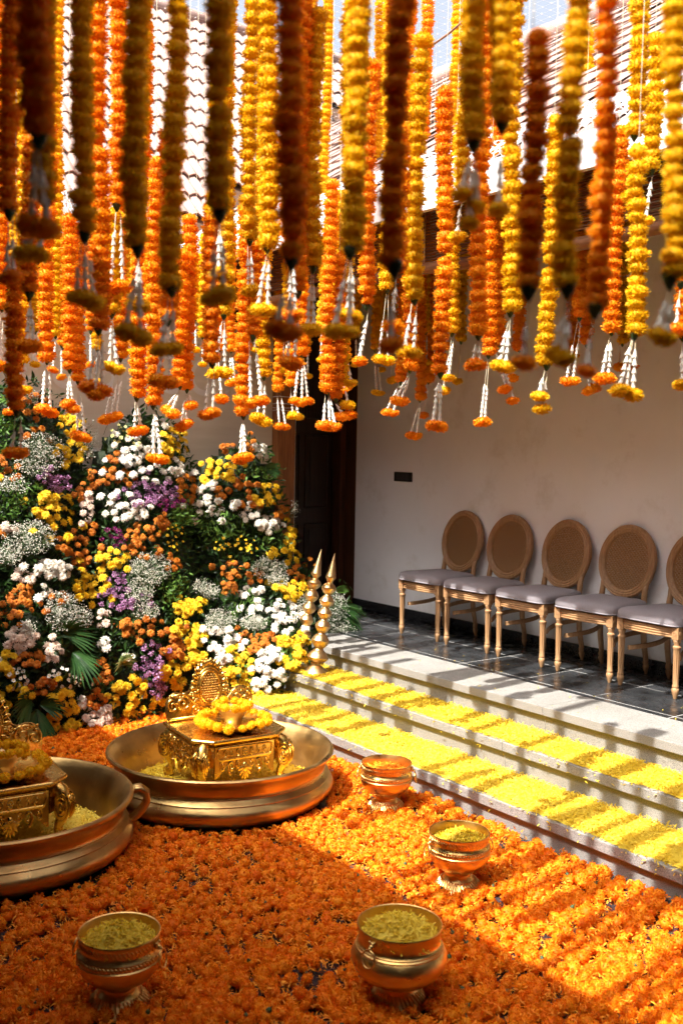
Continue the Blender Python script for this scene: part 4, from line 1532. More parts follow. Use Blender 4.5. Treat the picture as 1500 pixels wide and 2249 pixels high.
    for i in range(-5, 6):
        for j in range(-8, 9):
            u = i * 0.0175 + (0.00875 if j % 2 else 0); v = j * 0.0125
            if (u / 0.056) ** 2 + (v / 0.076) ** 2 < 0.93:
                s_ = 0.0098
                Vp = [(u - s_, 0.160 + v, 0.011), (u, 0.160 + v - s_ * 0.85, 0.011), (u + s_, 0.160 + v, 0.011), (u, 0.160 + v + s_ * 0.85, 0.011), (u, 0.160 + v, 0.023)]
                b.add(xf(Vp, LEAN), [(0, 1, 4), (1, 2, 4), (2, 3, 4), (3, 0, 4)])
    link('pineapple_studs', b.mesh('pineapple_studs', M['gold'], False), cr)
    b = MB()
    for s_ in (-1, 1):
        spiral_tube(b, (s_ * 0.165, 0.092), 0.045, 1.5, s_, PI / 2, 0.0085, LEAN, 32, 0.012)
        spiral_tube(b, (s_ * 0.223, 0.082), 0.034, 1.4, -s_, PI / 2, 0.0072, LEAN, 28, 0.012)
        spiral_tube(b, (s_ * 0.108, 0.128), 0.020, 1.3, -s_, -PI / 2, 0.0055, LEAN, 22, 0.012)
        spiral_tube(b, (s_ * 0.085, 0.050), 0.030, 1.4, s_, -PI / 2, 0.0065, LEAN, 26, 0.012)
        for k in range(12):
            t = k / 11
            u = s_ * (0.072 + 0.165 * t); v = 0.158 - 0.018 * math.sin(PI * t) - 0.012 * t
            bb = MB(); bb.ball((u, v - 0.012, 0.013), (0.0085, 0.0065, 0.005), 7, 5); b.add(xf(bb.v[0], LEAN), bb.f)
        pts = [(s_ * u, v, 0.012) for u, v in ((0.0, 0.052), (0.05, 0.062), (0.095, 0.085), (0.130, 0.118), (0.175, 0.138), (0.225, 0.130))]
        b.tube(xf(pts, LEAN), 0.0060, 7)
        for k in range(9):
            t = PI / 2 - s_ * (0.12 + k * 0.25)
            u = 0.092 * math.cos(t); v = 0.165 + 0.122 * math.sin(t)
            bb = MB(); bb.ball((0, 0, 0), (0.020, 0.010, 0.009), 8, 6)
            b.add(xf(bb.v[0], LEAN @ T(u, v, 0.009) @ RZ(t + s_ * 0.4)), bb.f)
            bb = MB(); bb.ball((0.016 * math.cos(t) + u, 0.016 * math.sin(t) + v, 0.012), (0.0075, 0.0075, 0.006), 7, 5); b.add(xf(bb.v[0], LEAN), bb.f)
    bb = MB(); bb.ball((0, 0.288, 0.010), (0.016, 0.014, 0.011), 8, 6); b.add(xf(bb.v[0], LEAN), bb.f)
    b.tube(xf([(-0.245, 0.012, 0.012), (0.0, 0.014, 0.014), (0.245, 0.012, 0.012)], LEAN), 0.0065, 7)
    link('scroll_relief', b.mesh('scroll_relief', M['gold']), cr)
    for o in root.children_recursive:             # tall scroll legs carry the seat above the bowl's rim
        n_ = len(o.data.vertices); co = np.zeros(n_ * 3); o.data.vertices.foreach_get('co', co); co = co.reshape(-1, 3)
        z = co[:, 2]; hi = np.clip((z - 0.25) / 0.24, 0, 1)
        co[:, 2] = z + 0.105 * np.clip(z / 0.14, 0, 1) + 0.02 * hi
        o.data.vertices.foreach_set('co', co.ravel()); o.data.update()
    return root


TH_RZ = math.radians(-6)
TH = [((U1[0] - 0.005, U1[1] + 0.04), 'gold carved throne stool with pineapple crest in the farther bronze bowl'),
      ((U2[0] - 0.005, U2[1] + 0.0), 'gold carved throne stool in the nearer bowl, partly cut off by the left edge')]
for i, ((tx, ty), lab) in enumerate(TH):
    th_ = make_throne(lab, (tx, ty, 0.088), TH_RZ)
    which = ['farther', 'nearer'][i]
    zt_ = 0.088 + 0.192 + 0.105
    px, py = tx + 0.045, ty + 0.01
    ds = thing('footed_dish', f'shallow metal dish with a raised bowl on the seat of the {which} gold throne', 'dish', (px, py, zt_))
    b = MB(); b.lathe([(0.09, 0.0), (0.10, 0.004), (0.155, 0.020), (0.176, 0.040), (0.180, 0.044), (0.174, 0.045), (0.150, 0.026), (0.02, 0.012)], 48)
    link('dish', b.mesh('dish', M['gold'], 'auto'), ds)
    b = MB(); b.lathe([(0.050, 0.012), (0.045, 0.03), (0.05, 0.055), (0.074, 0.085), (0.086, 0.106), (0.088, 0.110), (0.082, 0.110), (0.06, 0.08), (0.02, 0.066)], 40)
    link('raised_bowl', b.mesh('raised_bowl', M['lamp_brass'], 'auto'), ds)
    for (R_, z_, n_, s_, lab2) in ((0.184, 0.046, 20, 0.056, f'ring of yellow marigolds round the dish on the {which} throne'),
                                   (0.086, 0.118, 12, 0.050, f'small upper ring of yellow marigolds on the raised bowl of the {which} throne')):
        rg = thing('marigold_ring', lab2, 'flower ring', (px, py, zt_ + z_))
        for k in range(n_):
            a = 2 * PI * (k + random.uniform(-.15, .15)) / n_
            m = T(R_ * math.cos(a) + random.gauss(0, .004), R_ * math.sin(a) + random.gauss(0, .004), random.gauss(0.003, .004)) @ Euler((random.gauss(0, .5), random.gauss(0, .5), random.uniform(0, 6))).to_matrix().to_4x4() @ SC(s_ * random.uniform(.85, 1.12))
            link('marigold', random.choice(HEAD['yellow']), rg, m)

# ------------------------------------------------------------------ tall brass lamps on the upper step
def make_lamp(label, base, tip_px, bulbs, cone, foot_r):
    root = thing('tiered_lamp', label, 'lamp', base, 0, 'tiered brass lamps on the upper step')
    d = np.linalg.norm(np.array(base) - np.array([0, 0, CAM_H])); k = d / FPX
    depth = float((np.array(base) - np.array([0, 0, CAM_H])) @ CF)
    top = at_depth(*tip_px, depth + 0.02) - np.array(base)
    L = float(np.linalg.norm(top)); ax = Vector(top)
    R = frame_to(ax)
    base_px = project(base)[:2]
    def zof(py): return L * (base_px[1] - py) / (base_px[1] - tip_px[1])
    prof = [(foot_r, 0.0), (foot_r * 1.02, 0.006), (foot_r * 0.95, 0.014), (foot_r * 0.62, 0.034), (foot_r * 0.38, 0.050), (foot_r * 0.34, 0.070)]
    b = MB(); b.lathe(prof, 40)
    link('foot', b.mesh('foot', M['lamp_brass'], 'auto'), root)
    zs = [zof(py) for py, _ in bulbs] + [zof(cone[0])]
    for i, (py, hw) in enumerate(bulbs):
        z = zs[i]; r = hw * k
        up = (zs[i + 1] - z) * 0.5; dn = (z - zs[i - 1]) * 0.5 if i else min(0.055, z - 0.066)
        nk = r * 0.42
        pr_ = [(nk, z - dn + 0.001), (nk * 1.15, z - dn * 0.90)]
        for q in np.linspace(0.15, 0.97, 7):
            pr_.append((nk * 1.15 + (r - nk * 1.15) * (0.5 * math.sin(q * PI / 2) + 0.5 * q), z - dn * 0.86 * (0.5 * math.cos(q * PI / 2) + 0.5 * (1 - q))))
        pr_ += [(r * 1.012, z - dn * 0.02), (r * 1.012, z + up * 0.03)]
        for q in np.linspace(0.06, 0.92, 7):
            pr_.append((nk * 1.12 + (r - nk * 1.12) * (0.5 * math.cos(q * PI / 2) + 0.5 * (1 - q)), z + up * 0.86 * (0.5 * math.sin(q * PI / 2) + 0.5 * q)))
        pr_ += [(nk * 1.10, z + up * 0.92), (nk, z + up)]
        b = MB(); b.lathe(pr_, 40)
        link('bulb', b.mesh('bulb', M['lamp_brass'], 'auto'), root, R)
    zc = zs[-1]; rc = cone[1] * k
    zb = (zs[-2] + zc) / 2
    b = MB(); b.lathe([(rc * 0.5, zb), (rc * 0.62, zb + (zc - zb) * 0.45), (rc * 0.96, zc - 0.003), (rc, zc + 0.004), (rc * 0.92, zc + 0.012), (rc * 0.04, L)], 40)
    link('spire', b.mesh('spire', M['lamp_brass'], 'auto'), root, R)
    return root


make_lamp('tiered brass lamp with pointed spire on the upper step, the nearer of the two', (-5.86, 4.215, Z2 + 0.008), (735.3, 1215),
          [(1443.8, 23.5), (1406.8, 19.5), (1375, 16.5), (1347, 15.5), (1320.6, 16.3), (1291.9, 16.3)], (1269, 11.5), 0.088)
make_lamp('tiered brass lamp with pointed spire behind the first one, against the flowers', (-6.10, 4.225, Z2 + 0.008), (706, 1206.5),
          [(1429, 17.5), (1393, 16.5), (1361, 15), (1335.7, 15), (1308.5, 15.6), (1280.5, 15.4)], (1261.6, 11), 0.085)
# ------------------------------------------------------------------ yellow petals on the two treads
def petal_carpet(label, x0, x1, y0, y1, z, n, seed):
    r = np.random.default_rng(seed)
    V = []; Q = []
    nx_, ny_ = 240, 9
    edge_f = r.normal(0, 0.005, nx_ + 1) + 0.014 * np.sin(np.arange(nx_ + 1) * 0.31 + seed) * np.sin(np.arange(nx_ + 1) * 0.083); edge_b = r.normal(0, 0.006, nx_ + 1)
    for i in range(nx_ + 1):
        for j in range(ny_ + 1):
            t = j / ny_
            ya = y0 + 0.022 + edge_f[i]; yb = y1 - 0.006 + edge_b[i] * 0.4
            V.append((x0 + (x1 - x0) * i / nx_, ya + (yb - ya) * t, z + 0.0015 + (0.006 + r.uniform(-.003, .004)) * min(1, 6 * min(t, 1 - t) + 0.05)))
    for i in range(nx_):
        for j in range(ny_):
            a = i * (ny_ + 1) + j
            Q.append((a, a + ny_ + 1, a + ny_ + 2, a + 1))
    P = np.stack([r.uniform(x0, x1, n), y0 + 0.004 + (y1 - y0 - 0.012) * r.beta(1.15, 1.05, n), z + r.uniform(0.004, 0.015, n)], 1)
    dens = np.clip((P[:, 1] - y0) / 0.03, 0, 1)
    P[:, 2] -= (1 - dens) * 0.002
    ns = 130                                  # petals that have spilled over the edge
    P2 = np.stack([r.uniform(x0, x1, ns), y0 - 0.004 - np.abs(r.normal(0, 0.004, ns)), z - np.abs(r.normal(0, 0.03, ns)).clip(0, 0.06)], 1)
    P[:, 1] += np.where(r.uniform(0, 1, n) < 0.05, -0.012, 0)
    P[:, 2] += 0.010 * np.clip(np.sin(P[:, 0] * 9.3) * np.sin(P[:, 0] * 3.1 + P[:, 1] * 20), 0, 1)
    P = np.concatenate([P, P2]); n += ns
    V2, Q2 = replicate(STRIP_V, STRIP_Q, mats_of(flat_rot(n, 0.40), r.uniform(0.013, 0.024, n), P))
    o = link('petal_carpet', raw_mesh('petal_carpet', np.concatenate([V, V2]), np.concatenate([np.array(Q), Q2 + len(V)]), M['yellow_petal'], False))
    tag(o, label, 'petals', kind='stuff')


petal_carpet('band of bright yellow petals covering the lower step', -6.5, -1.2, Y1, Y2 + 0.02, Z1, 26000, 41)
petal_carpet('band of bright yellow petals covering the upper step', -6.5, -1.6, Y2, Y3 + 0.02, Z2, 22000, 42)
n = 60
Ps = np.stack([rng.uniform(-5.6, -2.0, n), rng.uniform(4.42, 5.1, n), np.full(n, Z3 + 0.004)], 1)
tag(link('stray_petals', raw_mesh('stray_petals', *replicate(STRIP_V, STRIP_Q, mats_of(flat_rot(n, 0.25), rng.uniform(0.012, 0.02, n), Ps)), M['yellow_petal'], False)),
    'few stray yellow petals on the granite and slate platform', 'petals', kind='stuff')

# ------------------------------------------------------------------ orange marigold carpet on the ground
def keep_out(P):
    k = np.ones(len(P), bool)
    for cx, cy in (U1, U2):
        k &= np.hypot(P[:, 0] - cx, P[:, 1] - cy) > 0.565 + 0.03
    for _, _, p, s, _ in pots:
        k &= np.hypot(P[:, 0] - p[0], P[:, 1] - p[1]) > 0.105
    return k


def scatter(n_try, dmin, marg=140, seed=1):
    r = np.random.default_rng(seed)
    P = np.stack([r.uniform(-6.5, -1.3, n_try), r.uniform(0.55, Y_RISE - 0.025, n_try)], 1)
    P = P[keep_out(P)]
    q = np.concatenate([P, np.full((len(P), 1), 0.03)], 1) - np.array([0, 0, CAM_H])
    d = q @ CF; x = PW / 2 + FPX * (q @ CR) / d; y = PH / 2 - FPX * (q @ CU) / d
    P = P[(x > -marg) & (x < PW + marg) & (y < PH + marg)]
    if dmin <= 0: return P
    cell = dmin; grid = {}; out = []
    for p in P:
        g = (int(p[0] / cell), int(p[1] / cell)); ok = True
        for a in (-1, 0, 1):
            for c in (-1, 0, 1):
                for o in grid.get((g[0] + a, g[1] + c), ()):
                    if (o[0] - p[0]) ** 2 + (o[1] - p[1]) ** 2 < dmin * dmin: ok = False; break
        if ok: grid.setdefault(g, []).append(p); out.append(p)
    return np.array(out)


HP = scatter(60000, 0.0395, seed=4)
dens = np.sin(HP[:, 0] * 5.1 + 1.3 * np.sin(HP[:, 1] * 4.3)) * np.sin(HP[:, 1] * 6.2 + HP[:, 0] * 1.7)
HP = HP[(rng.uniform(0, 1, len(HP)) < 0.93 + 0.06 * np.sign(dens)) & (dens > -0.975)]
hd = np.hypot(HP[:, 0], HP[:, 1])
HP = HP[np.argsort(hd)]
hs = rng.normal(0.057, 0.0085, len(HP)).clip(0.034, 0.078)
hz = rng.uniform(0.012, 0.034, len(HP))
N_IND = 300
GL = 'orange marigold head lying in the front of the flower carpet'
GG = 'marigold heads strewn over the courtyard floor'
hr = flat_rot(len(HP), 0.55)
hm = mats_of(hr, hs, np.concatenate([HP, hz[:, None]], 1))
# the three hundred heads that show largest are single things
qq = np.concatenate([HP, np.full((len(HP), 1), 0.03)], 1) - np.array([0, 0, CAM_H])
dd = qq @ CF; xx = PW / 2 + FPX * (qq @ CR) / dd; yy = PH / 2 - FPX * (qq @ CU) / dd
vis = (xx > 0) & (xx < PW) & (yy < PH)
order = np.argsort(np.where(vis, dd, dd + 50))
for k in order[:N_IND]:
    o = link('loose_marigold', HEAD['orange'][k % 4], None, Matrix(hm[k].tolist()))
    tag(o, GL, 'flower', GG)
rest = order[N_IND:]
Vs, Qs, off = [], [], 0
for a in range(4):
    sel = rest[np.arange(len(rest)) % 4 == a]
    far = dd[sel] > 4.0
    for sub, arr in ((sel[~far], HEAD_ARR[a]), (sel[far], LOW_ARR if a % 2 else marigold_arrays(54, 0.78, 9 + a, 0.07))):
        if len(sub) == 0: continue
        V_, Q_ = replicate(arr[0], arr[1], hm[sub]); Vs.append(V_); Qs.append(Q_ + off); off += len(V_)
tag(link('marigold_carpet', raw_mesh('marigold_carpet', np.concatenate(Vs), np.concatenate(Qs), M['orange'], False)),
    'thick carpet of orange marigold heads over the courtyard floor', 'flowers', kind='stuff')
# green undersides of heads lying face down
sel = rng.choice(len(HP), int(len(HP) * 0.07), replace=False)
cup = MB(); cup.lathe([(0.02, 0.50), (0.10, 0.46), (0.13, 0.40), (0.16, 0.30)], 8, caps=False); cup.lathe([(0.035, 0.62), (0.03, 0.48)], 5, caps=True)
cv = np.concatenate(cup.v); cq = np.array([f for f in cup.f if len(f) == 4])
Rs = flat_rot(len(sel), 0.75)
V_, Q_ = replicate(cv, cq, mats_of(Rs, hs[sel] * 0.9, np.concatenate([HP[sel], hz[sel, None] + 0.004], 1)))
tag(link('green_calyxes', raw_mesh('green_calyxes', V_, Q_, M['calyx'], False)), 'green calyxes of marigold heads lying face down', 'flowers', kind='stuff')
LP = scatter(74000, 0, seed=8)
dL = np.sin(LP[:, 0] * 5.1 + 1.3 * np.sin(LP[:, 1] * 4.3)) * np.sin(LP[:, 1] * 6.2 + LP[:, 0] * 1.7)
LP = LP[dL > -0.965]
n = len(LP)
V_, Q_ = replicate(STRIP_V, STRIP_Q, mats_of(flat_rot(n, 0.5), rng.uniform(0.012, 0.024, n), np.concatenate([LP, rng.uniform(0.003, 0.044, (n, 1))], 1)))
tag(link('loose_petals', raw_mesh('loose_petals', V_, Q_, M['orange_petal'], False)), 'loose orange petals scattered between the marigold heads', 'petals', kind='stuff')

# ------------------------------------------------------------------ hanging garlands
# (centre x, bottom y, width, colour, top y or None, [(tassel x, y, colour)...]) measured, save the last rows, added for shadow stripes
GT = [
 (22, 470, 48, 'o', None, [(12, 612, 'o'), (34, 606, 'o')]),
 (87, 305, 76, 'o', None, [(62, 498, 'o'), (110, 503, 'o')]),
 (101, 445, 56, 'y', None, [(50, 556, 'y'), (93, 560, 'y')]),
 (187, 520, 53, 'y', None, [(160, 652, 'y'), (188, 655, 'y'), (215, 665, 'y')]),
 (217, 726, 44, 'o', None, [(188, 848, 'o'), (212, 868, 'o'), (233, 858, 'o')]),
 (257, 455, 42, 'o', None, [(238, 632, 'o'), (276, 628, 'o')]),
 (303, 550, 58, 'y', None, [(272, 728, 'y'), (318, 742, 'y')]),
 (378, 638, 50, 'y', None, [(348, 768, 'y'), (388, 766, 'y')]),
 (337, 892, 37, 'o', 345, [(334, 1006, 'o'), (357, 1008, 'o')]),
 (411, 858, 34, 'o', 465, [(394, 938, 'o'), (410, 930, 'o'), (425, 890, 'o')]),
 (483, 470, 62, 'y', None, [(460, 655, 'y'), (495, 648, 'y')]),
 (549, 530, 40, 'y', None, [(543, 640, 'y'), (557, 638, 'y')]),
 (587, 545, 46, 'y', None, [(562, 680, 'y'), (595, 682, 'y')]),
 (640, 575, 64, 'o', None, [(604, 724, 'o'), (643, 732, 'o')]),
 (655, 645, 44, 'o', None, [(628, 795, 'o'), (650, 800, 'o')]),
 (688, 590, 42, 'y', 30, [(672, 722, 'y'), (692, 724, 'y')]),
 (720, 862, 34, 'o', 405, [(705, 934, 'o'), (724, 936, 'o'), (740, 938, 'o')]),
 (769, 555, 54, 'y', 15, [(728, 728, 'y'), (775, 728, 'y')]),
 (805, 675, 38, 'o', 155, [(790, 793, 'o')]),
 (824, 770, 22, 'y', None, [(824, 862, 'y'), (838, 864, 'y')]),
 (866, 590, 56, 'o', None, [(858, 758, 'o')]),
 (850, 640, 36, 'y', None, [(828, 788, 'y'), (856, 792, 'y')]),
 (910, 660, 42, 'y', 95, [(886, 772, 'y'), (912, 776, 'y')]),
 (967, 824, 38, 'o', 205, [(948, 934, 'o'), (968, 937, 'o')]),
 (992, 735, 32, 'y', 300, [(972, 858, 'y'), (988, 830, 'y')]),
 (1012, 752, 25, 'y', 240, [(1004, 838, 'y')]),
 (1040, 315, 50, 'y', None, [(1008, 428, 'y'), (1030, 490, 'y'), (1052, 455, 'y')]),
 (1016, 420, 40, 'y', None, [(1004, 520, 'y')]),
 (1050, 738, 40, 'o', 70, [(1035, 800, 'o'), (1056, 802, 'o')]),
 (1072, 782, 34, 'o', 330, [(1054, 926, 'o'), (1066, 927, 'o')]),
 (1102, 272, 52, 'y', None, [(1095, 460, 'y')]),
 (1120, 686, 43, 'y', 5, [(1092, 803, 'y'), (1114, 806, 'y')]),
 (1160, 640, 56, 'o', 95, [(1150, 797, 'o')]),
 (1200, 804, 40, 'y', 270, [(1183, 870, 'y'), (1191, 898, 'y')]),
 (1245, 635, 54, 'y', None, [(1215, 776, 'y'), (1243, 788, 'y')]),
 (1277, 470, 30, 'y', 70, [(1272, 560, 'y')]),
 (1272, 700, 34, 'o', 330, [(1240, 838, 'o'), (1262, 836, 'o')]),
 (1306, 680, 50, 'o', 15, [(1287, 815, 'o')]),
 (1342, 730, 38, 'o', 290, [(1318, 832, 'o'), (1338, 830, 'o')]),
 (1392, 300, 44, 'y', None, [(1388, 430, 'y')]),
 (1430, 375, 40, 'y', 80, [(1417, 486, 'y')]),
 (1366, 756, 30, 'y', 300, [(1352, 806, 'o'), (1392, 804, 'o')]),
 (1392, 738, 44, 'y', 320, [(1352, 858, 'y'), (1374, 860, 'y'), (1397, 868, 'y')]),
 (1470, 615, 52, 'y', None, [(1440, 735, 'y'), (1466, 745, 'y')]),
 (1494, 625, 42, 'o', 395, [(1484, 722, 'o')]),
 (1498, 740, 40, 'o', 600, [(1496, 845, 'y')]),
 (104, 795, 36, 'o', None, [(90, 896, 'o'), (116, 906, 'o')]),
 (123, 740, 27, 'y', None, [(117, 812, 'o')]),
 (49, 800, 32, 'y', None, [(38, 856, 'y'), (62, 856, 'y')]),
 (33, 850, 26, 'o', None, [(20, 905, 'o')]),
 (5, 680, 34, 'o', None, [(5, 805, 'o'), (-8, 800, 'o')]),
 (66, 648, 44, 'o', None, [(56, 760, 'o'), (78, 760, 'o')]),
 (154, 815, 34, 'o', 480, [(147, 886, 'o'), (164, 898, 'o')]),
 (172, 840, 33, 'o', 505, [(168, 958, 'o'), (190, 960, 'o')]),
 (38, 905, 42, 'o', 560, [(22, 994, 'o'), (52, 996, 'o')]),
 (246, 690, 40, 'y', 455, [(238, 804, 'y'), (262, 812, 'y')]),
 (266, 790, 32, 'o', 560, [(226, 922, 'o'), (246, 918, 'o'), (264, 912, 'o')]),
 (301, 875, 37, 'o', None, [(293, 948, 'o'), (313, 945, 'o')]),
 (370, 705, 46, 'o', 300, [(342, 836, 'o'), (378, 840, 'o')]),
 (396, 850, 34, 'o', 560, [(366, 900, 'o'), (382, 908, 'o')]),
 (467, 800, 40, 'o', 430, [(448, 912, 'o'), (472, 906, 'o')]),
 (492, 695, 38, 'y', 520, [(468, 818, 'y'), (500, 818, 'y')]),
 (480, 770, 34, 'o', 480, [(486, 876, 'o')]),
 (535, 915, 37, 'o', 460, [(526, 1008, 'o'), (540, 1004, 'o')]),
 (580, 830, 34, 'y', 590, [(562, 918, 'y'), (584, 926, 'y')]),
 (556, 742, 38, 'o', 520, [(545, 885, 'o'), (580, 880, 'o')]),
 (613, 860, 25, 'o', 500, [(610, 936, 'o'), (630, 938, 'o')]),
 (663, 782, 33, 'o', 560, [(640, 880, 'o'), (664, 884, 'o'), (682, 880, 'o')]),
 (642, 850, 28, 'o', 640, [(640, 912, 'y'), (658, 915, 'y')]),
 (752, 842, 34, 'y', 480, [(738, 838, 'y'), (768, 890, 'y')]),
 (738, 880, 34, 'o', 560, [(745, 915, 'o'), (772, 912, 'o')]),
 (742, 700, 34, 'y', 420, [(744, 838, 'y'), (776, 842, 'y')]),
 (880, 842, 28, 'o', 630, [(846, 905, 'o'), (868, 908, 'o')]),
 (900, 815, 34, 'o', 560, [(868, 880, 'o'), (886, 882, 'o')]),
 (922, 880, 26, 'o', 470, [(900, 956, 'o'), (918, 958, 'o')]),
 (941, 840, 26, 'o', 520, [(930, 912, 'o')]),
 (1092, 760, 34, 'o', 480, [(1104, 855, 'o'), (1130, 880, 'o')]),
 (1140, 770, 30, 'o', 500, [(1125, 830, 'o')]),
 (1288, 760, 32, 'o', 540, [(1290, 858, 'o'), (1306, 852, 'o')]),
 (1256, 790, 26, 'o', 500, [(1246, 836, 'o')]),
 (483, 476, 46, 'y', None, [(478, 600, 'y'), (494, 604, 'y')]),  # this and the next few: added behind thicker strands to stripe the floor with shadow
 (641, 560, 46, 'o', None, [(634, 690, 'o'), (650, 694, 'o')]),
 (769, 560, 46, 'y', None, [(760, 690, 'y'), (778, 694, 'y')]),
 (304, 540, 46, 'y', None, [(298, 668, 'y'), (312, 672, 'y')]),
 (867, 600, 46, 'o', None, [(862, 716, 'o')]),
 (446, 742, 23, 'y', 520, [(446, 800, 'y')]),  # from here on: far strands added for their shadows on the steps
 (508, 772, 23, 'o', 500, [(504, 842, 'o'), (516, 838, 'o')]),
 (563, 700, 23, 'y', 480, [(560, 768, 'y')]),
 (626, 742, 22, 'y', 520, [(622, 812, 'y'), (634, 808, 'y')]),
 (676, 760, 22, 'y', 540, [(676, 826, 'y')]),
 (706, 720, 23, 'y', 500, [(706, 790, 'y')]),
 (758, 790, 23, 'o', 520, [(752, 858, 'o'), (766, 852, 'o')]),
 (782, 735, 22, 'y', 560, [(782, 800, 'y')]),
 (838, 742, 21, 'y', 520, [(838, 812, 'y')]),
 (862, 770, 22, 'y', 540, [(858, 836, 'y'), (870, 832, 'y')]),
 (936, 730, 22, 'y', 560, [(936, 796, 'y')]),
 (986, 690, 23, 'y', 520, [(986, 760, 'y')]),
 (30, 690, 23, 'y', 540, [(30, 760, 'y')]),
 (78, 730, 22, 'y', 560, [(78, 800, 'y')]),
 (136, 760, 22, 'o', 520, [(136, 828, 'o')]),
 (215, 770, 22, 'y', 540, [(215, 838, 'y')]),
 (282, 700, 23, 'y', 420, [(282, 772, 'y')]),
 (352, 742, 22, 'o', 380, [(352, 812, 'o')]),
 (430, 700, 23, 'y', 560, [(430, 768, 'y')]),
 (200, 730, 24, 'o', 520, [(200, 800, 'o')]),
 (320, 690, 24, 'y', 520, [(320, 760, 'y')]),
]


def bud_mesh():
    """white crown-flower bud: a pointed cone with a flared, notched skirt"""
    b = MB()
    V = []; F = []
    prof = [(0.0012, 0.0235), (0.0040, 0.0165), (0.0052, 0.009), (0.0066, 0.003), (0.0098, -0.0015)]
    n = 10
    for i, (r, z) in enumerate(prof):
        for j in range(n):
            k = 1.0 if i < 4 else (1.0 if j % 2 == 0 else 0.62)
            V.append((r * k * math.cos(2 * PI * j / n), r * k * math.sin(2 * PI * j / n), z - (0.003 if i == 4 and j % 2 == 0 else 0)))
    for i in range(len(prof) - 1):
        for j in range(n):
            F.append((i * n + j, (i + 1) * n + j, (i + 1) * n + (j + 1) % n, i * n + (j + 1) % n))
    b.add(V, F)
    return b.mesh('bud', M['bud'], False)


BUD = bud_mesh()
UPPER = {}
for colr in ('orange', 'yellow'):
    A = [marigold_arrays(60, 0.72, 400 + k) for k in range(3)]
    Vs, Qs, off = [], [], 0
    for k in range(10):
        a = A[k % 3]
        V_, Q_ = replicate(a[0], a[1], [np.array(T(random.gauss(0, .02), random.gauss(0, .02), 0.33 + k * 0.66) @ RZ(random.uniform(0, 6)))])
        Vs.append(V_); Qs.append(Q_ + off); off += len(V_)
    UPPER[colr] = raw_mesh('upper_strand', np.concatenate(Vs), np.concatenate(Qs), M['orange_strand' if colr == 'orange' else colr], False)

CN = {'o': 'orange', 'y': 'yellow'}
ORD = ['first', 'second', 'third', 'fourth', 'fifth', 'sixth', 'seventh', 'eighth', 'ninth', 'tenth', 'eleventh', 'twelfth', 'thirteenth', 'fourteenth', 'fifteenth', 'sixteenth',
       'seventeenth', 'eighteenth', 'nineteenth', 'twentieth']


def place_of(x):
    if x < 210: return 'over the left flower column'
    if x < 440: return 'over the middle flower column'
    if x < 600: return 'over the right flower column'
    if x < 800: return 'before the doorway'
    if x < 1060: return 'above the wall switch'
    return 'above the chairs'


def tier_of(w): return 'thick near' if w >= 47 else ('mid-distance' if w >= 37 else 'slim far')


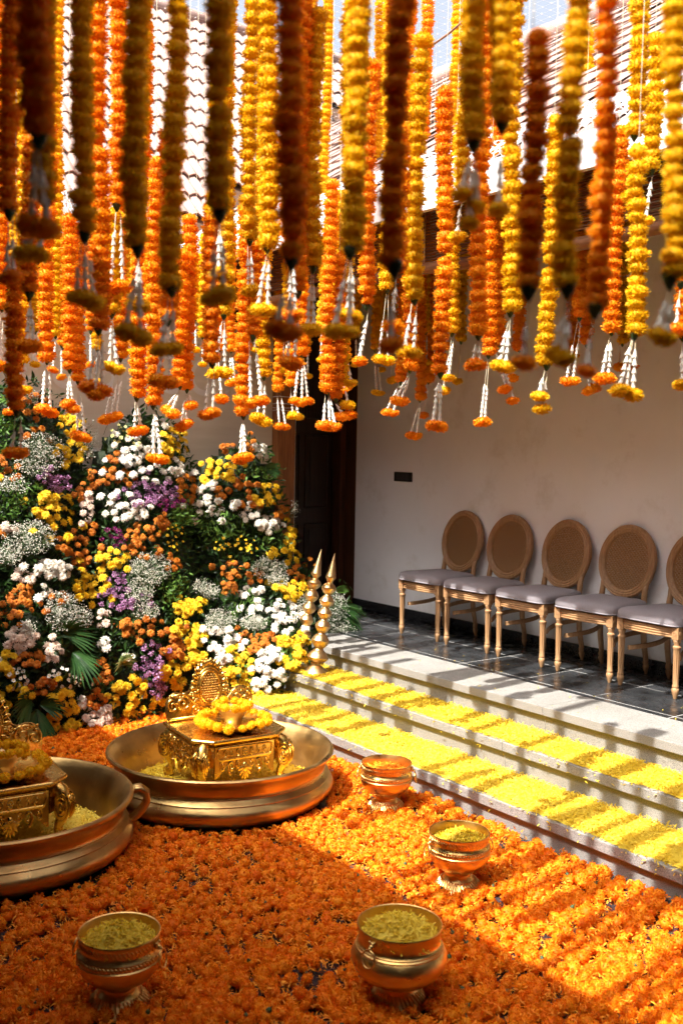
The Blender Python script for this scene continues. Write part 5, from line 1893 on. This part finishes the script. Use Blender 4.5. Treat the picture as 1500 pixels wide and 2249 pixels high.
REAL_TOPS = {337, 411, 154, 467, 535, 688, 720, 769, 805, 910, 967, 1342, 1200, 1430, 1160, 1306, 1366, 1392, 1494, 1498}
GT = [g if (g[4] is None or g[0] in REAL_TOPS or not any(abs(h[0] - g[0]) < 15 and h[2] > g[2] + 8 for h in GT)) else (*g[:4], None, g[5]) for g in GT]
GT.sort(key=lambda g: g[0])
cnt = {}
tot = {}
for g in GT:
    k = (place_of(g[0]), tier_of(g[2]), g[3]); tot[k] = tot.get(k, 0) + 1
GD = 0.071
for gi, (cx, yb, w, c, yt, tas) in enumerate(GT):
    k = (place_of(cx), tier_of(w), c); cnt[k] = cnt.get(k, 0) + 1
    lab = f'{k[1]} {CN[c]} marigold garland {k[0]}'
    if tot[k] > 1:
        lab += f', {ORD[cnt[k] - 1]} from left'
    tc = {t[2] for t in tas}
    if tc and tc != {c}: lab += f', tipped in {CN[list(tc - {c})[0]]}'
    D = GD * random.uniform(0.97, 1.03)
    D *= 0.54 if (w >= 50 and cx > 850) else 0.68 if w >= 47 else (0.84 if w >= 40 else (0.97 if w >= 37 else (1.14 if w > 24 else 0.97)))
    depth = FPX * D / w
    D *= 1.08                                 # petal tips reach past the measured core
    bot = at_depth(cx, yb, depth)
    root = thing('marigold_garland', lab, 'garland', tuple(bot), 0, 'marigold garlands hanging from the net')
    top_frame = at_depth(cx, -40, depth)[2]
    z_vis = top_frame if yt is None else min(top_frame, at_depth(cx, yt, depth)[2])
    pitch = 0.56 * D
    z = bot[2] + 0.36 * D
    sway = random.uniform(0, 6); lean = (random.gauss(0, 0.006), random.gauss(0, 0.006))
    nmax = 0
    gap = random.randint(6, 30)
    while z < z_vis and nmax < 70:
        h = z - bot[2]
        dx = 0.006 * math.sin(sway + h * 6) + lean[0] * h + random.gauss(0, 0.0014); dy = 0.006 * math.cos(sway + h * 4.3) + lean[1] * h + random.gauss(0, 0.0022)
        s = D * random.uniform(0.88, 1.10) * (0.8 if random.random() < 0.04 else 1)
        m = T(dx, dy, h) @ Euler((random.gauss(0, .13), random.gauss(0, .13), random.uniform(0, 6.28))).to_matrix().to_4x4() @ SC(s, s, s * random.uniform(0.92, 1.10))
        if random.random() < 0.06: m = m @ RX(random.gauss(0, 0.5))
        link('marigold', STRUNG[CN[c]][random.randrange(5)], root, m)
        z += pitch * random.uniform(0.92, 1.08) * (1.35 if nmax == gap else 1); nmax += 1
    b = MB()
    if yt is None and z < NZ - 0.1:
        L = NZ - z
        nseg = L / (10 * pitch)
        if nseg > 0.15:
            nn_ = max(1, round(nseg))
            for q in range(nn_):
                up = link('upper_strand', UPPER[CN[c]], root, T(lean[0] * (z - bot[2]), lean[1] * (z - bot[2]), z - bot[2] - 0.3 * D + q * L / nn_) @ SC(D, D, L / nn_ / 6.6))
                tag(up, kind='stuff')
    b.tube([(0, 0, 0.01), (lean[0] * (z - bot[2]), lean[1] * (z - bot[2]), z - bot[2]), (0, 0, NZ - bot[2])], 0.0012, 4)
    link('thread', b.mesh('thread', M['thread']), root)
    b = MB(); b.lathe([(0.003, -0.016), (0.010, -0.004), (0.014, 0.008), (0.010, 0.014)], 8)
    link('green_knot', b.mesh('green_knot', M['calyx']), root)
    # tassel: strings of crown-flower buds, each ending in a marigold
    txm = sum(t[0] for t in tas) / len(tas)
    for ti, (tx, ty, tcol) in enumerate(tas):
        tx = txm + (tx - txm) * 0.66
        dep = depth * (1 + random.uniform(-0.008, 0.008))
        e = at_depth(tx, ty, dep) - bot
        st = CR * ((tx - txm) / FPX * depth * 0.35) + np.array([random.gauss(0, .003), random.gauss(0, .003), -0.012])
        s = D * random.uniform(0.86, 1.04)
        link('marigold', STRUNG[CN[tcol]][random.randrange(5)], root,
             T(*e) @ Euler((random.gauss(0, .15), random.gauss(0, .15), random.uniform(0, 6.28))).to_matrix().to_4x4() @ SC(s, s, s * 0.82))
        et = e + np.array([0, 0, 0.26 * s])
        b = MB(); b.tube([st, (st + et) / 2 + np.array([0, 0, -0.004]), et], 0.0012, 4)
        bs = link('bud_string', b.mesh('bud_string', M['thread']), root)
        L = np.linalg.norm(st - et)
        nb = int(min(7, max(2, (L - 0.025) / 0.0235)))
        axis = Vector(st - et)
        R = frame_to(axis)
        for q in range(nb):
            t = (0.004 + q * 0.0235) / L
            p = et + (st - et) * min(t, 0.97)
            link('bud', BUD, bs, T(*p) @ R @ RX(random.gauss(0, .12)) @ RZ(random.uniform(0, 6)) @ SC(random.uniform(0.9, 1.2) * (0.85 if w >= 40 else 1.05)))

# ------------------------------------------------------------------ the flower wall
def smooth(a, c, x):
    t = max(0.0, min(1.0, (x - a) / (c - a))); return t * t * (3 - 2 * t)


def wall_x(y, z):
    """the surface the flowers stand on: leaning back with height, bulging in three columns"""
    x = -6.33 - 0.36 * max(z, 0)
    for yc, hw, am in ((2.42, 0.42, 0.16), (3.33, 0.45, 0.18), (4.22, 0.42, 0.16)):
        u = abs(y - yc) / hw
        if u < 1: x += am * math.cos(u * PI / 2) ** 0.8 * smooth(0.0, 0.5, z)
    x += 0.38 * smooth(3.35, 3.95, y) * (1 - smooth(0.35, 1.0, z))
    return x


def on_wall(px, py, off=0.0):
    X = -6.6
    r_ = ray(px, py)
    for _ in range(9):
        P = r_ * (X / r_[0]); P[2] += CAM_H
        X = 0.4 * X + 0.6 * (wall_x(P[1], P[2]) + off)
    P = r_ * (X / r_[0]); P[2] += CAM_H
    return P


def wall_n(P):
    e = 0.03
    gy = (wall_x(P[1] + e, P[2]) - wall_x(P[1] - e, P[2])) / (2 * e)
    gz = (wall_x(P[1], P[2] + e) - wall_x(P[1], P[2] - e)) / (2 * e)
    n_ = np.array([1.0, -gy, -gz]); return n_ / np.linalg.norm(n_)


POLY = {
 'L': [(-90, 850), (-20, 850), (30, 815), (95, 840), (150, 880), (196, 940), (206, 1040), (212, 1180), (222, 1400), (-90, 1400)],
 'M': [(222, 1070), (236, 985), (262, 935), (322, 880), (392, 925), (425, 1015), (442, 1130), (450, 1410), (214, 1410)],
 'R': [(444, 1060), (462, 1015), (500, 985), (545, 955), (590, 985), (612, 1050), (632, 1130), (650, 1215), (690, 1255), (690, 1410), (445, 1410)],
 'B': [(-90, 1385), (690, 1385), (690, 1440), (640, 1475), (618, 1520), (560, 1548), (515, 1560), (400, 1585), (250, 1598), (130, 1640), (-90, 1660)],
}


def inside(p, poly):
    x, y = p; c = False
    for i in range(len(poly)):
        x1, y1 = poly[i]; x2, y2 = poly[i - 1]
        if (y1 > y) != (y2 > y) and x < (x2 - x1) * (y - y1) / (y2 - y1) + x1: c = not c
    return c


FW = {
 'L': thing('flower_column', 'tall column of mixed chrysanthemums and gypsophila at the left edge of the flower wall', 'flower arrangement', (-6.9, 2.4, 0), 0, 'flower columns against the cream panel'),
 'M': thing('flower_column', 'middle flower column topped with white and purple flowers', 'flower arrangement', (-6.9, 3.3, 0), 0, 'flower columns against the cream panel'),
 'R': thing('flower_column', 'right flower column beside the dark doorway, yellow and white over green leaves', 'flower arrangement', (-6.9, 4.2, 0), 0, 'flower columns against the cream panel'),
 'B': thing('flower_bed', 'low bank of yellow, white and bronze flowers along the foot of the columns', 'flower arrangement', (-6.4, 3.2, 0), 0),
}
FO = {k: np.array(v.location) for k, v in FW.items()}

# dark mass of foam and leaves that everything is stuck into
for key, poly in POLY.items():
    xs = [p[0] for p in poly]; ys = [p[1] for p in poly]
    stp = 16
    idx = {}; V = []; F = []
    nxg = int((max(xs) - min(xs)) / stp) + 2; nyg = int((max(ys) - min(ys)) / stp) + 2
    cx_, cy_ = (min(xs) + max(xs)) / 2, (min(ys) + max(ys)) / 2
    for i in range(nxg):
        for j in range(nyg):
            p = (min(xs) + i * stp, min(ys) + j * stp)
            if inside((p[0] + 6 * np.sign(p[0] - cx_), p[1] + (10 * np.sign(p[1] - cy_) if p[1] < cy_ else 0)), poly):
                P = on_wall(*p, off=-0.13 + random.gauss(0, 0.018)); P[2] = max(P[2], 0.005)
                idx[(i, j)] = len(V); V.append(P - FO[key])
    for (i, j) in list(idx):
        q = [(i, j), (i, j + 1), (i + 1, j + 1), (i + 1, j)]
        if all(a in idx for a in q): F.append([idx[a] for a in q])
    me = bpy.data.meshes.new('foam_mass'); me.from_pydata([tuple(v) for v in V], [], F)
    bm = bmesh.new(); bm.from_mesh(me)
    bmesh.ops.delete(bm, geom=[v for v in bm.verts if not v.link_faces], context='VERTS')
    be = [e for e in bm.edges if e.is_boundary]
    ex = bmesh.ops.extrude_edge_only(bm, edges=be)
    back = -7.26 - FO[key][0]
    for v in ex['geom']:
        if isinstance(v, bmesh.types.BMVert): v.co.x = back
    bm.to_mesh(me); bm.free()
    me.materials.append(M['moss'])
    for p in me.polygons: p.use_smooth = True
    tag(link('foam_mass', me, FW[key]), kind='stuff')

# leaves filling the gaps
def leaf_field(key, n, mat, lo, hi, name, offr=(-0.10, 0.02), spots=None, droop=0.5):
    poly = POLY[key]
    xs = [p[0] for p in poly]; ys = [p[1] for p in poly]
    A = []
    t = 0
    while len(A) < n and t < n * 30:
        t += 1
        if spots:
            sx, sy, rx, ry = random.choices(spots, weights=[s[2] * s[3] for s in spots])[0]
            p = (random.gauss(sx, rx * 0.55), random.gauss(sy, ry * 0.55))
        else:
            p = (random.uniform(min(xs) - 8, max(xs) + 8), random.uniform(min(ys) - 8, max(ys)))
            if not inside(p, poly): continue
        P = on_wall(*p, off=random.uniform(*offr)); P[2] = max(P[2], 0.02)
        nn = wall_n(P)
        d = nn * random.uniform(0.2, 1.0) + np.array([random.gauss(0, .5), random.gauss(0, .8), random.gauss(0.25 - droop * 0.5, .7)])
        d /= np.linalg.norm(d)
        u = np.cross(d, nn + np.array([random.gauss(0, .5), random.gauss(0, .5), random.gauss(0, .5)])); u /= np.linalg.norm(u) + 1e-9
        w_ = np.cross(u, d)
        s = random.uniform(lo, hi)
        Am = np.eye(4); Am[:3, 0] = u * s; Am[:3, 1] = d * s; Am[:3, 2] = w_ * s; Am[:3, 3] = P - FO[key]
        A.append(Am)
    V_, Q_ = replicate(LEAF_V, LEAF_T, A)
    tag(link(name, raw_mesh(name, V_, Q_, M[mat], True), FW[key]), kind='stuff')


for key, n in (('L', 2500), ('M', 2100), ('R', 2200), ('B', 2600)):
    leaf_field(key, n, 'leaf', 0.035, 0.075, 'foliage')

Z5 = lambda x, y: (x / 2.81, 850 + y / 2.81)
Z6 = lambda x, y: (380 + x / 3.212, 900 + y / 3.212)
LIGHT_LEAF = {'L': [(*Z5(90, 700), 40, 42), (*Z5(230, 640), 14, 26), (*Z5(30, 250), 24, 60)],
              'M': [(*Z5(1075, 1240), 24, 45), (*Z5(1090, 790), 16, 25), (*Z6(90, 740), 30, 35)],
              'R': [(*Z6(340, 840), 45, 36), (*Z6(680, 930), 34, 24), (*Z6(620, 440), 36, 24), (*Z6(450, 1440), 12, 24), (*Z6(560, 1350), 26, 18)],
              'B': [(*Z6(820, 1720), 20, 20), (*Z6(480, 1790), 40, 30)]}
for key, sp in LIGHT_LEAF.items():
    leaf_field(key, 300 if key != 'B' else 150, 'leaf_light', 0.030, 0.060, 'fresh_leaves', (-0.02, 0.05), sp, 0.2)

# heads: zoom-frame clusters  (cx, cy, rx, ry, kind, number)
C5 = '''240 160 70 130 O 16;420 230 60 55 Y 10;370 380 30 40 Y 3;470 400 55 55 Y 8;410 470 20 20 Y 2;70 520 60 60 O 6;10 450 20 20 O 2;10 555 15 15 Y 1;270 550 40 40 P 7;370 590 75 50 P 14;
340 760 125 105 Y 26;290 690 30 40 Y 4;410 930 30 20 Y 2;320 935 30 20 Y 2;500 640 55 55 O 7;540 740 45 85 C 9;460 970 100 75 O 15;530 880 40 40 O 5;500 1080 55 60 O 8;340 1130 115 50 W 18;150 1170 60 50 C 6;80 870 55 25 C 4;20 880 25 40 O 4;
520 1220 50 95 Y 14;620 1230 55 75 Y 8;140 1280 75 65 O 12;60 1380 80 60 O 12;270 1270 40 45 W 4;360 1300 55 35 O 5;290 1385 15 15 O 2;-60 1300 60 120 O 8;-90 1000 60 100 Y 8;-80 700 60 120 W 8;
720 1300 110 75 P 16;740 1180 40 40 P 5;840 1330 70 50 P 8;640 1430 35 55 C 5;640 1590 25 30 W 3;130 1550 95 85 C 14;330 1640 55 65 C 8;60 1650 20 20 Y 2;20 1720 25 25 Y 3;60 1760 25 25 Y 3;80 1860 20 20 Y 2;120 1700 55 40 O 4;220 1665 50 45 O 6;
120 1790 60 55 D 14;420 1790 110 65 D 22;270 1850 80 45 O 8;170 1890 30 25 Y 3;400 1960 95 95 Y 14;440 2110 55 50 Y 5;290 2060 20 20 Y 2;600 1930 55 55 O 8;650 1800 50 45 O 6;620 1690 50 25 O 4;600 2060 85 50 C 11;660 2010 30 25 W 3;530 1950 35 30 W 3;790 1660 35 25 D 5;
720 1950 40 40 Y 4;760 1850 45 30 Y 4;830 1800 30 30 Y 2;850 1890 40 30 Y 3;830 2000 60 35 Y 5;890 1830 25 25 Y 2;950 1950 25 25 Y 2;840 1940 20 20 Y 1;940 1680 70 100 P 18;970 1840 55 80 P 14;1040 1760 75 55 Y 10;1100 1830 30 40 Y 4;1010 1930 35 30 Y 3;
900 1480 145 55 O 16;790 1490 45 50 O 6;1060 1620 55 45 O 6;740 285 55 55 G 14;840 340 45 28 G 6;900 330 110 75 W 13;710 420 40 45 O 4;820 430 90 55 W 9;990 530 125 55 W 12;1060 330 65 65 Y 12;620 550 90 60 O 12;780 560 65 45 O 7;750 500 75 45 W 5;
890 660 100 80 P 24;1040 650 55 80 P 12;1020 730 30 30 M 4;740 730 105 90 W 17;860 780 55 45 W 7;700 940 85 65 M 12;1010 810 45 45 O 6;830 910 65 60 O 9;960 880 65 55 O 9;900 1010 105 45 O 10;1080 920 55 95 S 20;700 1060 105 55 Y 10;620 1050 30 25 Y 3;780 1130 20 20 Y 1;1070 1090 55 40 O 5;
-60 1650 60 120 W 8;-70 1850 60 100 Y 8;-60 2000 50 80 W 6;20 1950 40 60 Y 4'''
C6 = '''20 250 90 140 Y 12;30 420 55 75 W 8;100 560 65 95 O 14;60 660 35 25 M 5;420 270 75 35 O 6;540 230 35 75 O 7;620 290 35 55 W 5;340 420 105 50 Y 17;270 490 45 28 Y 4;400 490 25 20 Y 2;500 510 65 45 O 8;350 590 55 45 O 7;690 580 75 65 Y 11;560 580 35 45 O 5;690 650 25 25 Y 3;
250 690 105 75 W 15;440 670 25 25 W 2;490 670 35 30 O 3;540 740 55 45 W 7;680 810 85 55 W 12;250 540 40 25 W 4;780 730 50 45 O 9;600 660 35 25 O 3;620 650 15 15 Y 1;490 940 55 55 S 10;350 960 60 55 S 10;560 980 35 35 S 5;400 1060 30 25 S 3;830 900 35 85 Y 11;850 1030 45 45 Y 7;710 1010 28 38 Y 4;
450 1130 105 75 O 13;590 1170 45 45 O 6;400 1250 55 45 O 7;910 1150 85 65 O 12;880 1260 85 50 Y 11;850 1320 45 35 Y 5;790 1270 25 25 Y 2;780 1420 125 80 W 18;510 1290 35 35 W 3;600 1290 35 35 W 4;580 1400 45 28 W 4;480 1390 15 15 W 1;720 1550 25 25 W 2;810 1555 25 20 W 2;730 1220 60 40 Y 4;
70 1400 65 55 Y 10;180 1380 55 45 Y 7;50 1540 65 65 Y 9;180 1580 55 55 Y 9;150 1670 45 40 Y 5;170 1750 55 35 Y 6;100 1800 35 35 Y 4;40 1700 45 40 O 6;30 1630 40 40 O 4;270 1560 75 28 W 5;400 1590 38 38 W 4;290 1660 45 45 W 5;470 1640 55 35 W 5;320 1740 30 30 W 3;380 1770 30 25 W 3;
530 1600 75 45 O 9;670 1610 55 45 O 7;570 1680 40 35 O 4;430 1710 55 45 Y 7;500 1770 55 45 Y 8;490 1850 65 28 Y 5;400 1880 45 55 Y 7;500 1930 40 35 Y 4;390 1820 30 25 Y 3;460 1970 30 25 Y 3;700 1730 85 55 W 11;640 1800 55 45 W 6;740 1860 30 30 W 3;670 1900 20 20 W 1;750 1930 28 28 W 2;600 1930 40 25 W 4;660 1980 20 20 W 2;640 2010 15 15 W 1;
800 1630 65 38 Y 9;900 1630 55 38 Y 7;880 1720 45 55 Y 8;840 1790 55 35 Y 7;930 1500 25 40 W 3;560 2000 40 20 Y 3'''
SIZE = {'Y': (0.052, 0.076), 'W': (0.052, 0.078), 'C': (0.05, 0.074), 'O': (0.046, 0.070), 'P': (0.044, 0.062), 'M': (0.035, 0.05), 'D': (0.026, 0.034), 'G': (0.024, 0.034), 'S': (0.020, 0.030)}
HNAME = {'D': 'daisy', 'G': 'daisy', 'S': 'daisy', 'P': 'statice_spray', 'M': 'magenta_spray'}
count = {k: 0 for k in FW}
STEMS = {k: MB() for k in FW}
extra = {k: [] for k in FW}
for src, fn, sc_ in ((C5, Z5, 2.81), (C6, Z6, 3.212)):
    for ent in src.replace('\n', '').split(';'):
        if not ent.strip(): continue
        a = ent.split(); x, y, rx, ry = (float(v) for v in a[:4]); kd = a[4]; num = int(a[5])
        lo, hi = SIZE[kd]
        pts = []
        for _ in range(num):
            best = None; wide = random.random() < 0.16
            for tr in range(7):
                t = random.uniform(0, 2 * PI); q = math.sqrt(random.random()) * 1.02
                if wide: q *= 1.75
                p = fn(x + rx * q * math.cos(t), y + ry * q * math.sin(t))
                dmin = min([math.hypot(p[0] - o[0], p[1] - o[1]) for o in pts] + [99])
                if best is None or dmin > best[0]: best = (dmin, p)
            pts.append(best[1])
        cxp, cyp = fn(x, y)
        for p in pts:
            key = 'B' if p[1] > 1395 else ('L' if p[0] < 212 else ('M' if p[0] < 443 else 'R'))
            P = on_wall(*p, off=0.015 + random.gauss(0.02, 0.022)); P[2] = max(P[2], 0.06)
            nn = wall_n(P)
            off = np.array([0, (p[0] - cxp) / (rx / sc_ + 1e-6) * 0.35, -(p[1] - cyp) / (ry / sc_ + 1e-6) * 0.3])
            d = nn + off + np.array([0, -0.15, 0.38]) + rng.normal(0, 0.24, 3)
            s = random.uniform(lo, hi)
            m = T(*(P - FO[key])) @ frame_to(d, spin=random.uniform(0, 6.28)) @ SC(s)
            me = random.choice(MUM[kd])
            if count[key] < 300:
                link(HNAME.get(kd, 'chrysanthemum'), me, FW[key], m)
                count[key] += 1
            else:
                extra[key].append((me, m))
            b = STEMS[key]
            q = P - FO[key]
            e = q - nn * 0.10 + np.array([0, random.gauss(0, .015), -0.05])
            b.tube([e, (e + q) / 2 + np.array([0, 0, .008]), q - np.array(d) / np.linalg.norm(d) * 0.004], 0.0016, 4, caps=False)
for key, b in STEMS.items():
    tag(link('stems', b.mesh('stems', M['stem'], False), FW[key]), kind='stuff')
    by = {}
    for me, m in extra[key]: by.setdefault(me.materials[0].name, []).append((me, m))
    for mname, L in by.items():
        Vs, Qs, off = [], [], 0
        for me, m in L:
            V_ = np.array([v.co[:] for v in me.vertices]); Q_ = np.array([pp.vertices[:] for pp in me.polygons])
            V2, Q2 = replicate(V_, Q_, [np.array(m)]); Vs.append(V2); Qs.append(Q2 + off); off += len(V2)
        tag(link('small_flower_heads', raw_mesh('small_flower_heads', np.concatenate(Vs), np.concatenate(Qs), bpy.data.materials[mname], False), FW[key]), kind='stuff')

# gypsophila clouds
G5 = '''250 420 165 140 520;90 600 95 60 160;180 930 165 110 460;60 1040 80 60 160;390 1380 110 125 420;930 1120 130 100 430;500 1420 80 70 170;870 1250 90 80 200;200 60 60 50 60;900 1380 90 60 150;560 330 60 120 80;180 1480 60 50 60'''
G6 = '''680 1120 125 80 340;740 1200 80 60 160;930 1370 60 65 160;340 1480 110 80 340;570 1500 100 50 240;270 1280 60 60 130;860 700 30 60 40;200 1240 50 60 90'''
OCT_V = np.array([[1, 0, 0], [0, 1, 0], [-1, 0, 0], [0, -1, 0], [0, 0, 1], [0, 0, -1.0]])
OCT_F = np.array(KF)
GM = {k: [] for k in FW}; GS = {k: MB() for k in FW}


def breath(key, pts_fn, n):
    hub = None
    for i in range(n):
        P = pts_fn()
        if i % 7 == 0 or hub is None: hub = P + np.array([-0.09, random.gauss(0, .02), -0.06])
        q = P - FO[key]; h = hub - FO[key]
        mid = (q + h) / 2 + np.array([0.01, random.gauss(0, .01), 0.012])
        GS[key].tube([h, mid, q], 0.0007, 3, caps=False)
        for _ in range(random.randint(1, 3)):
            A = np.eye(4); s = random.uniform(0.0026, 0.0050)
            A[:3, :3] *= s; A[:3, 3] = q + rng.normal(0, 0.007, 3); GM[key].append(A)


for src, fn in ((G5, Z5), (G6, Z6)):
    for ent in src.split(';'):
        x, y, rx, ry, num = (float(v) for v in ent.split())
        c = fn(x, y)
        key = 'B' if c[1] > 1395 else ('L' if c[0] < 212 else ('M' if c[0] < 443 else 'R'))

        def pf():
            t = random.uniform(0, 2 * PI); q = random.random() ** 0.6
            return on_wall(*fn(x + rx * q * math.cos(t), y + ry * q * math.sin(t)), off=random.uniform(-0.02, 0.10))
        breath(key, pf, int(num * 1.25))
for key in FW:
    if GM[key]:
        V_, Q_ = replicate(OCT_V, OCT_F, GM[key])
        tag(link('gypsophila', raw_mesh('gypsophila', V_, Q_, M['breath'], False), FW[key]), kind='stuff')
        tag(link('gypsophila_stems', GS[key].mesh('gypsophila_stems', M['stem'], False), FW[key]), kind='stuff')


# palm fronds and the variegated clump
def palm(name, parent, base, aim, n, L, spread, mat='palm', w=0.010):
    b = MB()
    base = np.array(base); aim = np.array(aim, float); aim /= np.linalg.norm(aim)
    side = np.cross(aim, (1, 0, 0.2)); side /= np.linalg.norm(side)
    for k in range(n):
        t = (k / (n - 1) - 0.5) * 2
        a = t * spread
        d = aim * math.cos(a) + side * math.sin(a) + np.array([0.12 * random.random(), 0, 0])
        ll = L * (1 - 0.35 * abs(t)) * random.uniform(0.9, 1.08)
        V = []; F = []
        sd = np.cross(d, (1, 0, 0.1)); sd /= np.linalg.norm(sd) + 1e-9
        for i, s_ in enumerate((0, .25, .5, .75, 1.0)):
            c = base + d * ll * s_ + np.array([0.03 * s_, 0, -0.35 * ll * s_ * s_])
            ww = w * (0.5, 1, .95, .65, .05)[i]
            V += [c - sd * ww + np.array([0.002, 0, 0]), c, c + sd * ww + np.array([0.002, 0, 0])]
        for i in range(4):
            F += [(3 * i, 3 * i + 1, 3 * i + 4, 3 * i + 3), (3 * i + 1, 3 * i + 2, 3 * i + 5, 3 * i + 4)]
        b.add(V, F)
    link(name, b.mesh(name, M[mat], False), parent)


for (zx, zy, fn, aim, n, L, sp, key) in ((400, 1530, Z5, (0.3, 0.5, 0.35), 15, 0.24, 1.1, 'B'), (450, 1640, Z5, (0.35, 0.3, -0.3), 13, 0.22, 1.0, 'B'),
                                         (200, 1940, Z5, (0.4, -0.7, 0.1), 15, 0.24, 1.0, 'B'), (230, 1990, Z5, (0.4, -0.2, -0.9), 15, 0.28, 0.9, 'B'),
                                         (250, 1960, Z5, (0.4, 0.6, 0.2), 9, 0.18, 0.8, 'B'), (640, 420, Z6, (0.2, 0.8, 0.3), 11, 0.16, 0.8, 'R'),
                                         (180, 2110, Z5, (0.35, 0.3, -0.7), 11, 0.26, 0.9, 'B')):
    P = on_wall(*fn(zx, zy), off=0.02); P[2] = max(P[2], 0.1)
    palm('palm_leaf', FW[key], P - FO[key], aim, n, L, sp)
P = on_wall(*Z5(750, 1700), off=0.0)
for k in range(5):
    palm('striped_leaf', FW['B'], P - FO['B'] + rng.normal(0, 0.015, 3), (0.5, random.gauss(0, .5), 0.9), 7, random.uniform(0.10, 0.15), 0.9, 'stripe_leaf', 0.008)
# gypsophila and palm tuft standing on the platform's end behind the lamps
tf = thing('gypsophila_tuft', 'loose tuft of gypsophila and palm leaf on the dark floor right of the brass lamps', 'flower arrangement', (-6.45, 4.75, Z3))
FW['T'] = tf; FO['T'] = np.array(tf.location); GM['T'] = []; GS['T'] = MB()


def pf():
    t = random.uniform(0, 2 * PI); q = random.random() ** 0.6
    return on_x(735 + 34 * q * math.cos(t), 1345 + 48 * q * math.sin(t), -6.42 + random.uniform(-.08, .08))


breath('T', pf, 420)


def pf2():
    t = random.uniform(0, 2 * PI); q = random.random() ** 0.6
    return on_x(752 + 32 * q * math.cos(t), 1382 + 12 * q * math.sin(t), -6.35 + random.uniform(-.05, .05))


breath('T', pf2, 90)
V_, Q_ = replicate(OCT_V, OCT_F, GM['T'])
tag(link('gypsophila', raw_mesh('gypsophila', V_, Q_, M['breath'], False), tf), kind='stuff')
tag(link('gypsophila_stems', GS['T'].mesh('gypsophila_stems', M['stem'], False), tf), kind='stuff')
for px, py, aim, n, L in ((735, 1300, (0.2, 0.8, 0.7), 8, 0.14), (745, 1330, (0.2, 0.9, -0.1), 11, 0.22), (748, 1350, (0.25, 0.8, -0.5), 11, 0.22)):
    palm('palm_leaf', tf, on_x(px, py, -6.45) - FO['T'], aim, n, L, 0.5, 'leaf_light' if n == 8 else 'palm', 0.009)
A = []
for _ in range(260):
    P = on_x(random.gauss(728, 22), random.gauss(1355, 35), -6.5 + random.uniform(-.08, .04)); P[2] = max(P[2], Z3 + .01)
    s = random.uniform(.03, .06); R = rand_rot(1)[0]; Am = np.eye(4); Am[:3, :3] = R * s; Am[:3, 3] = P - FO['T']; A.append(Am)
V_, Q_ = replicate(LEAF_V, LEAF_T, A)
tag(link('foliage', raw_mesh('foliage', V_, Q_, M['leaf'], True), tf), kind='stuff')
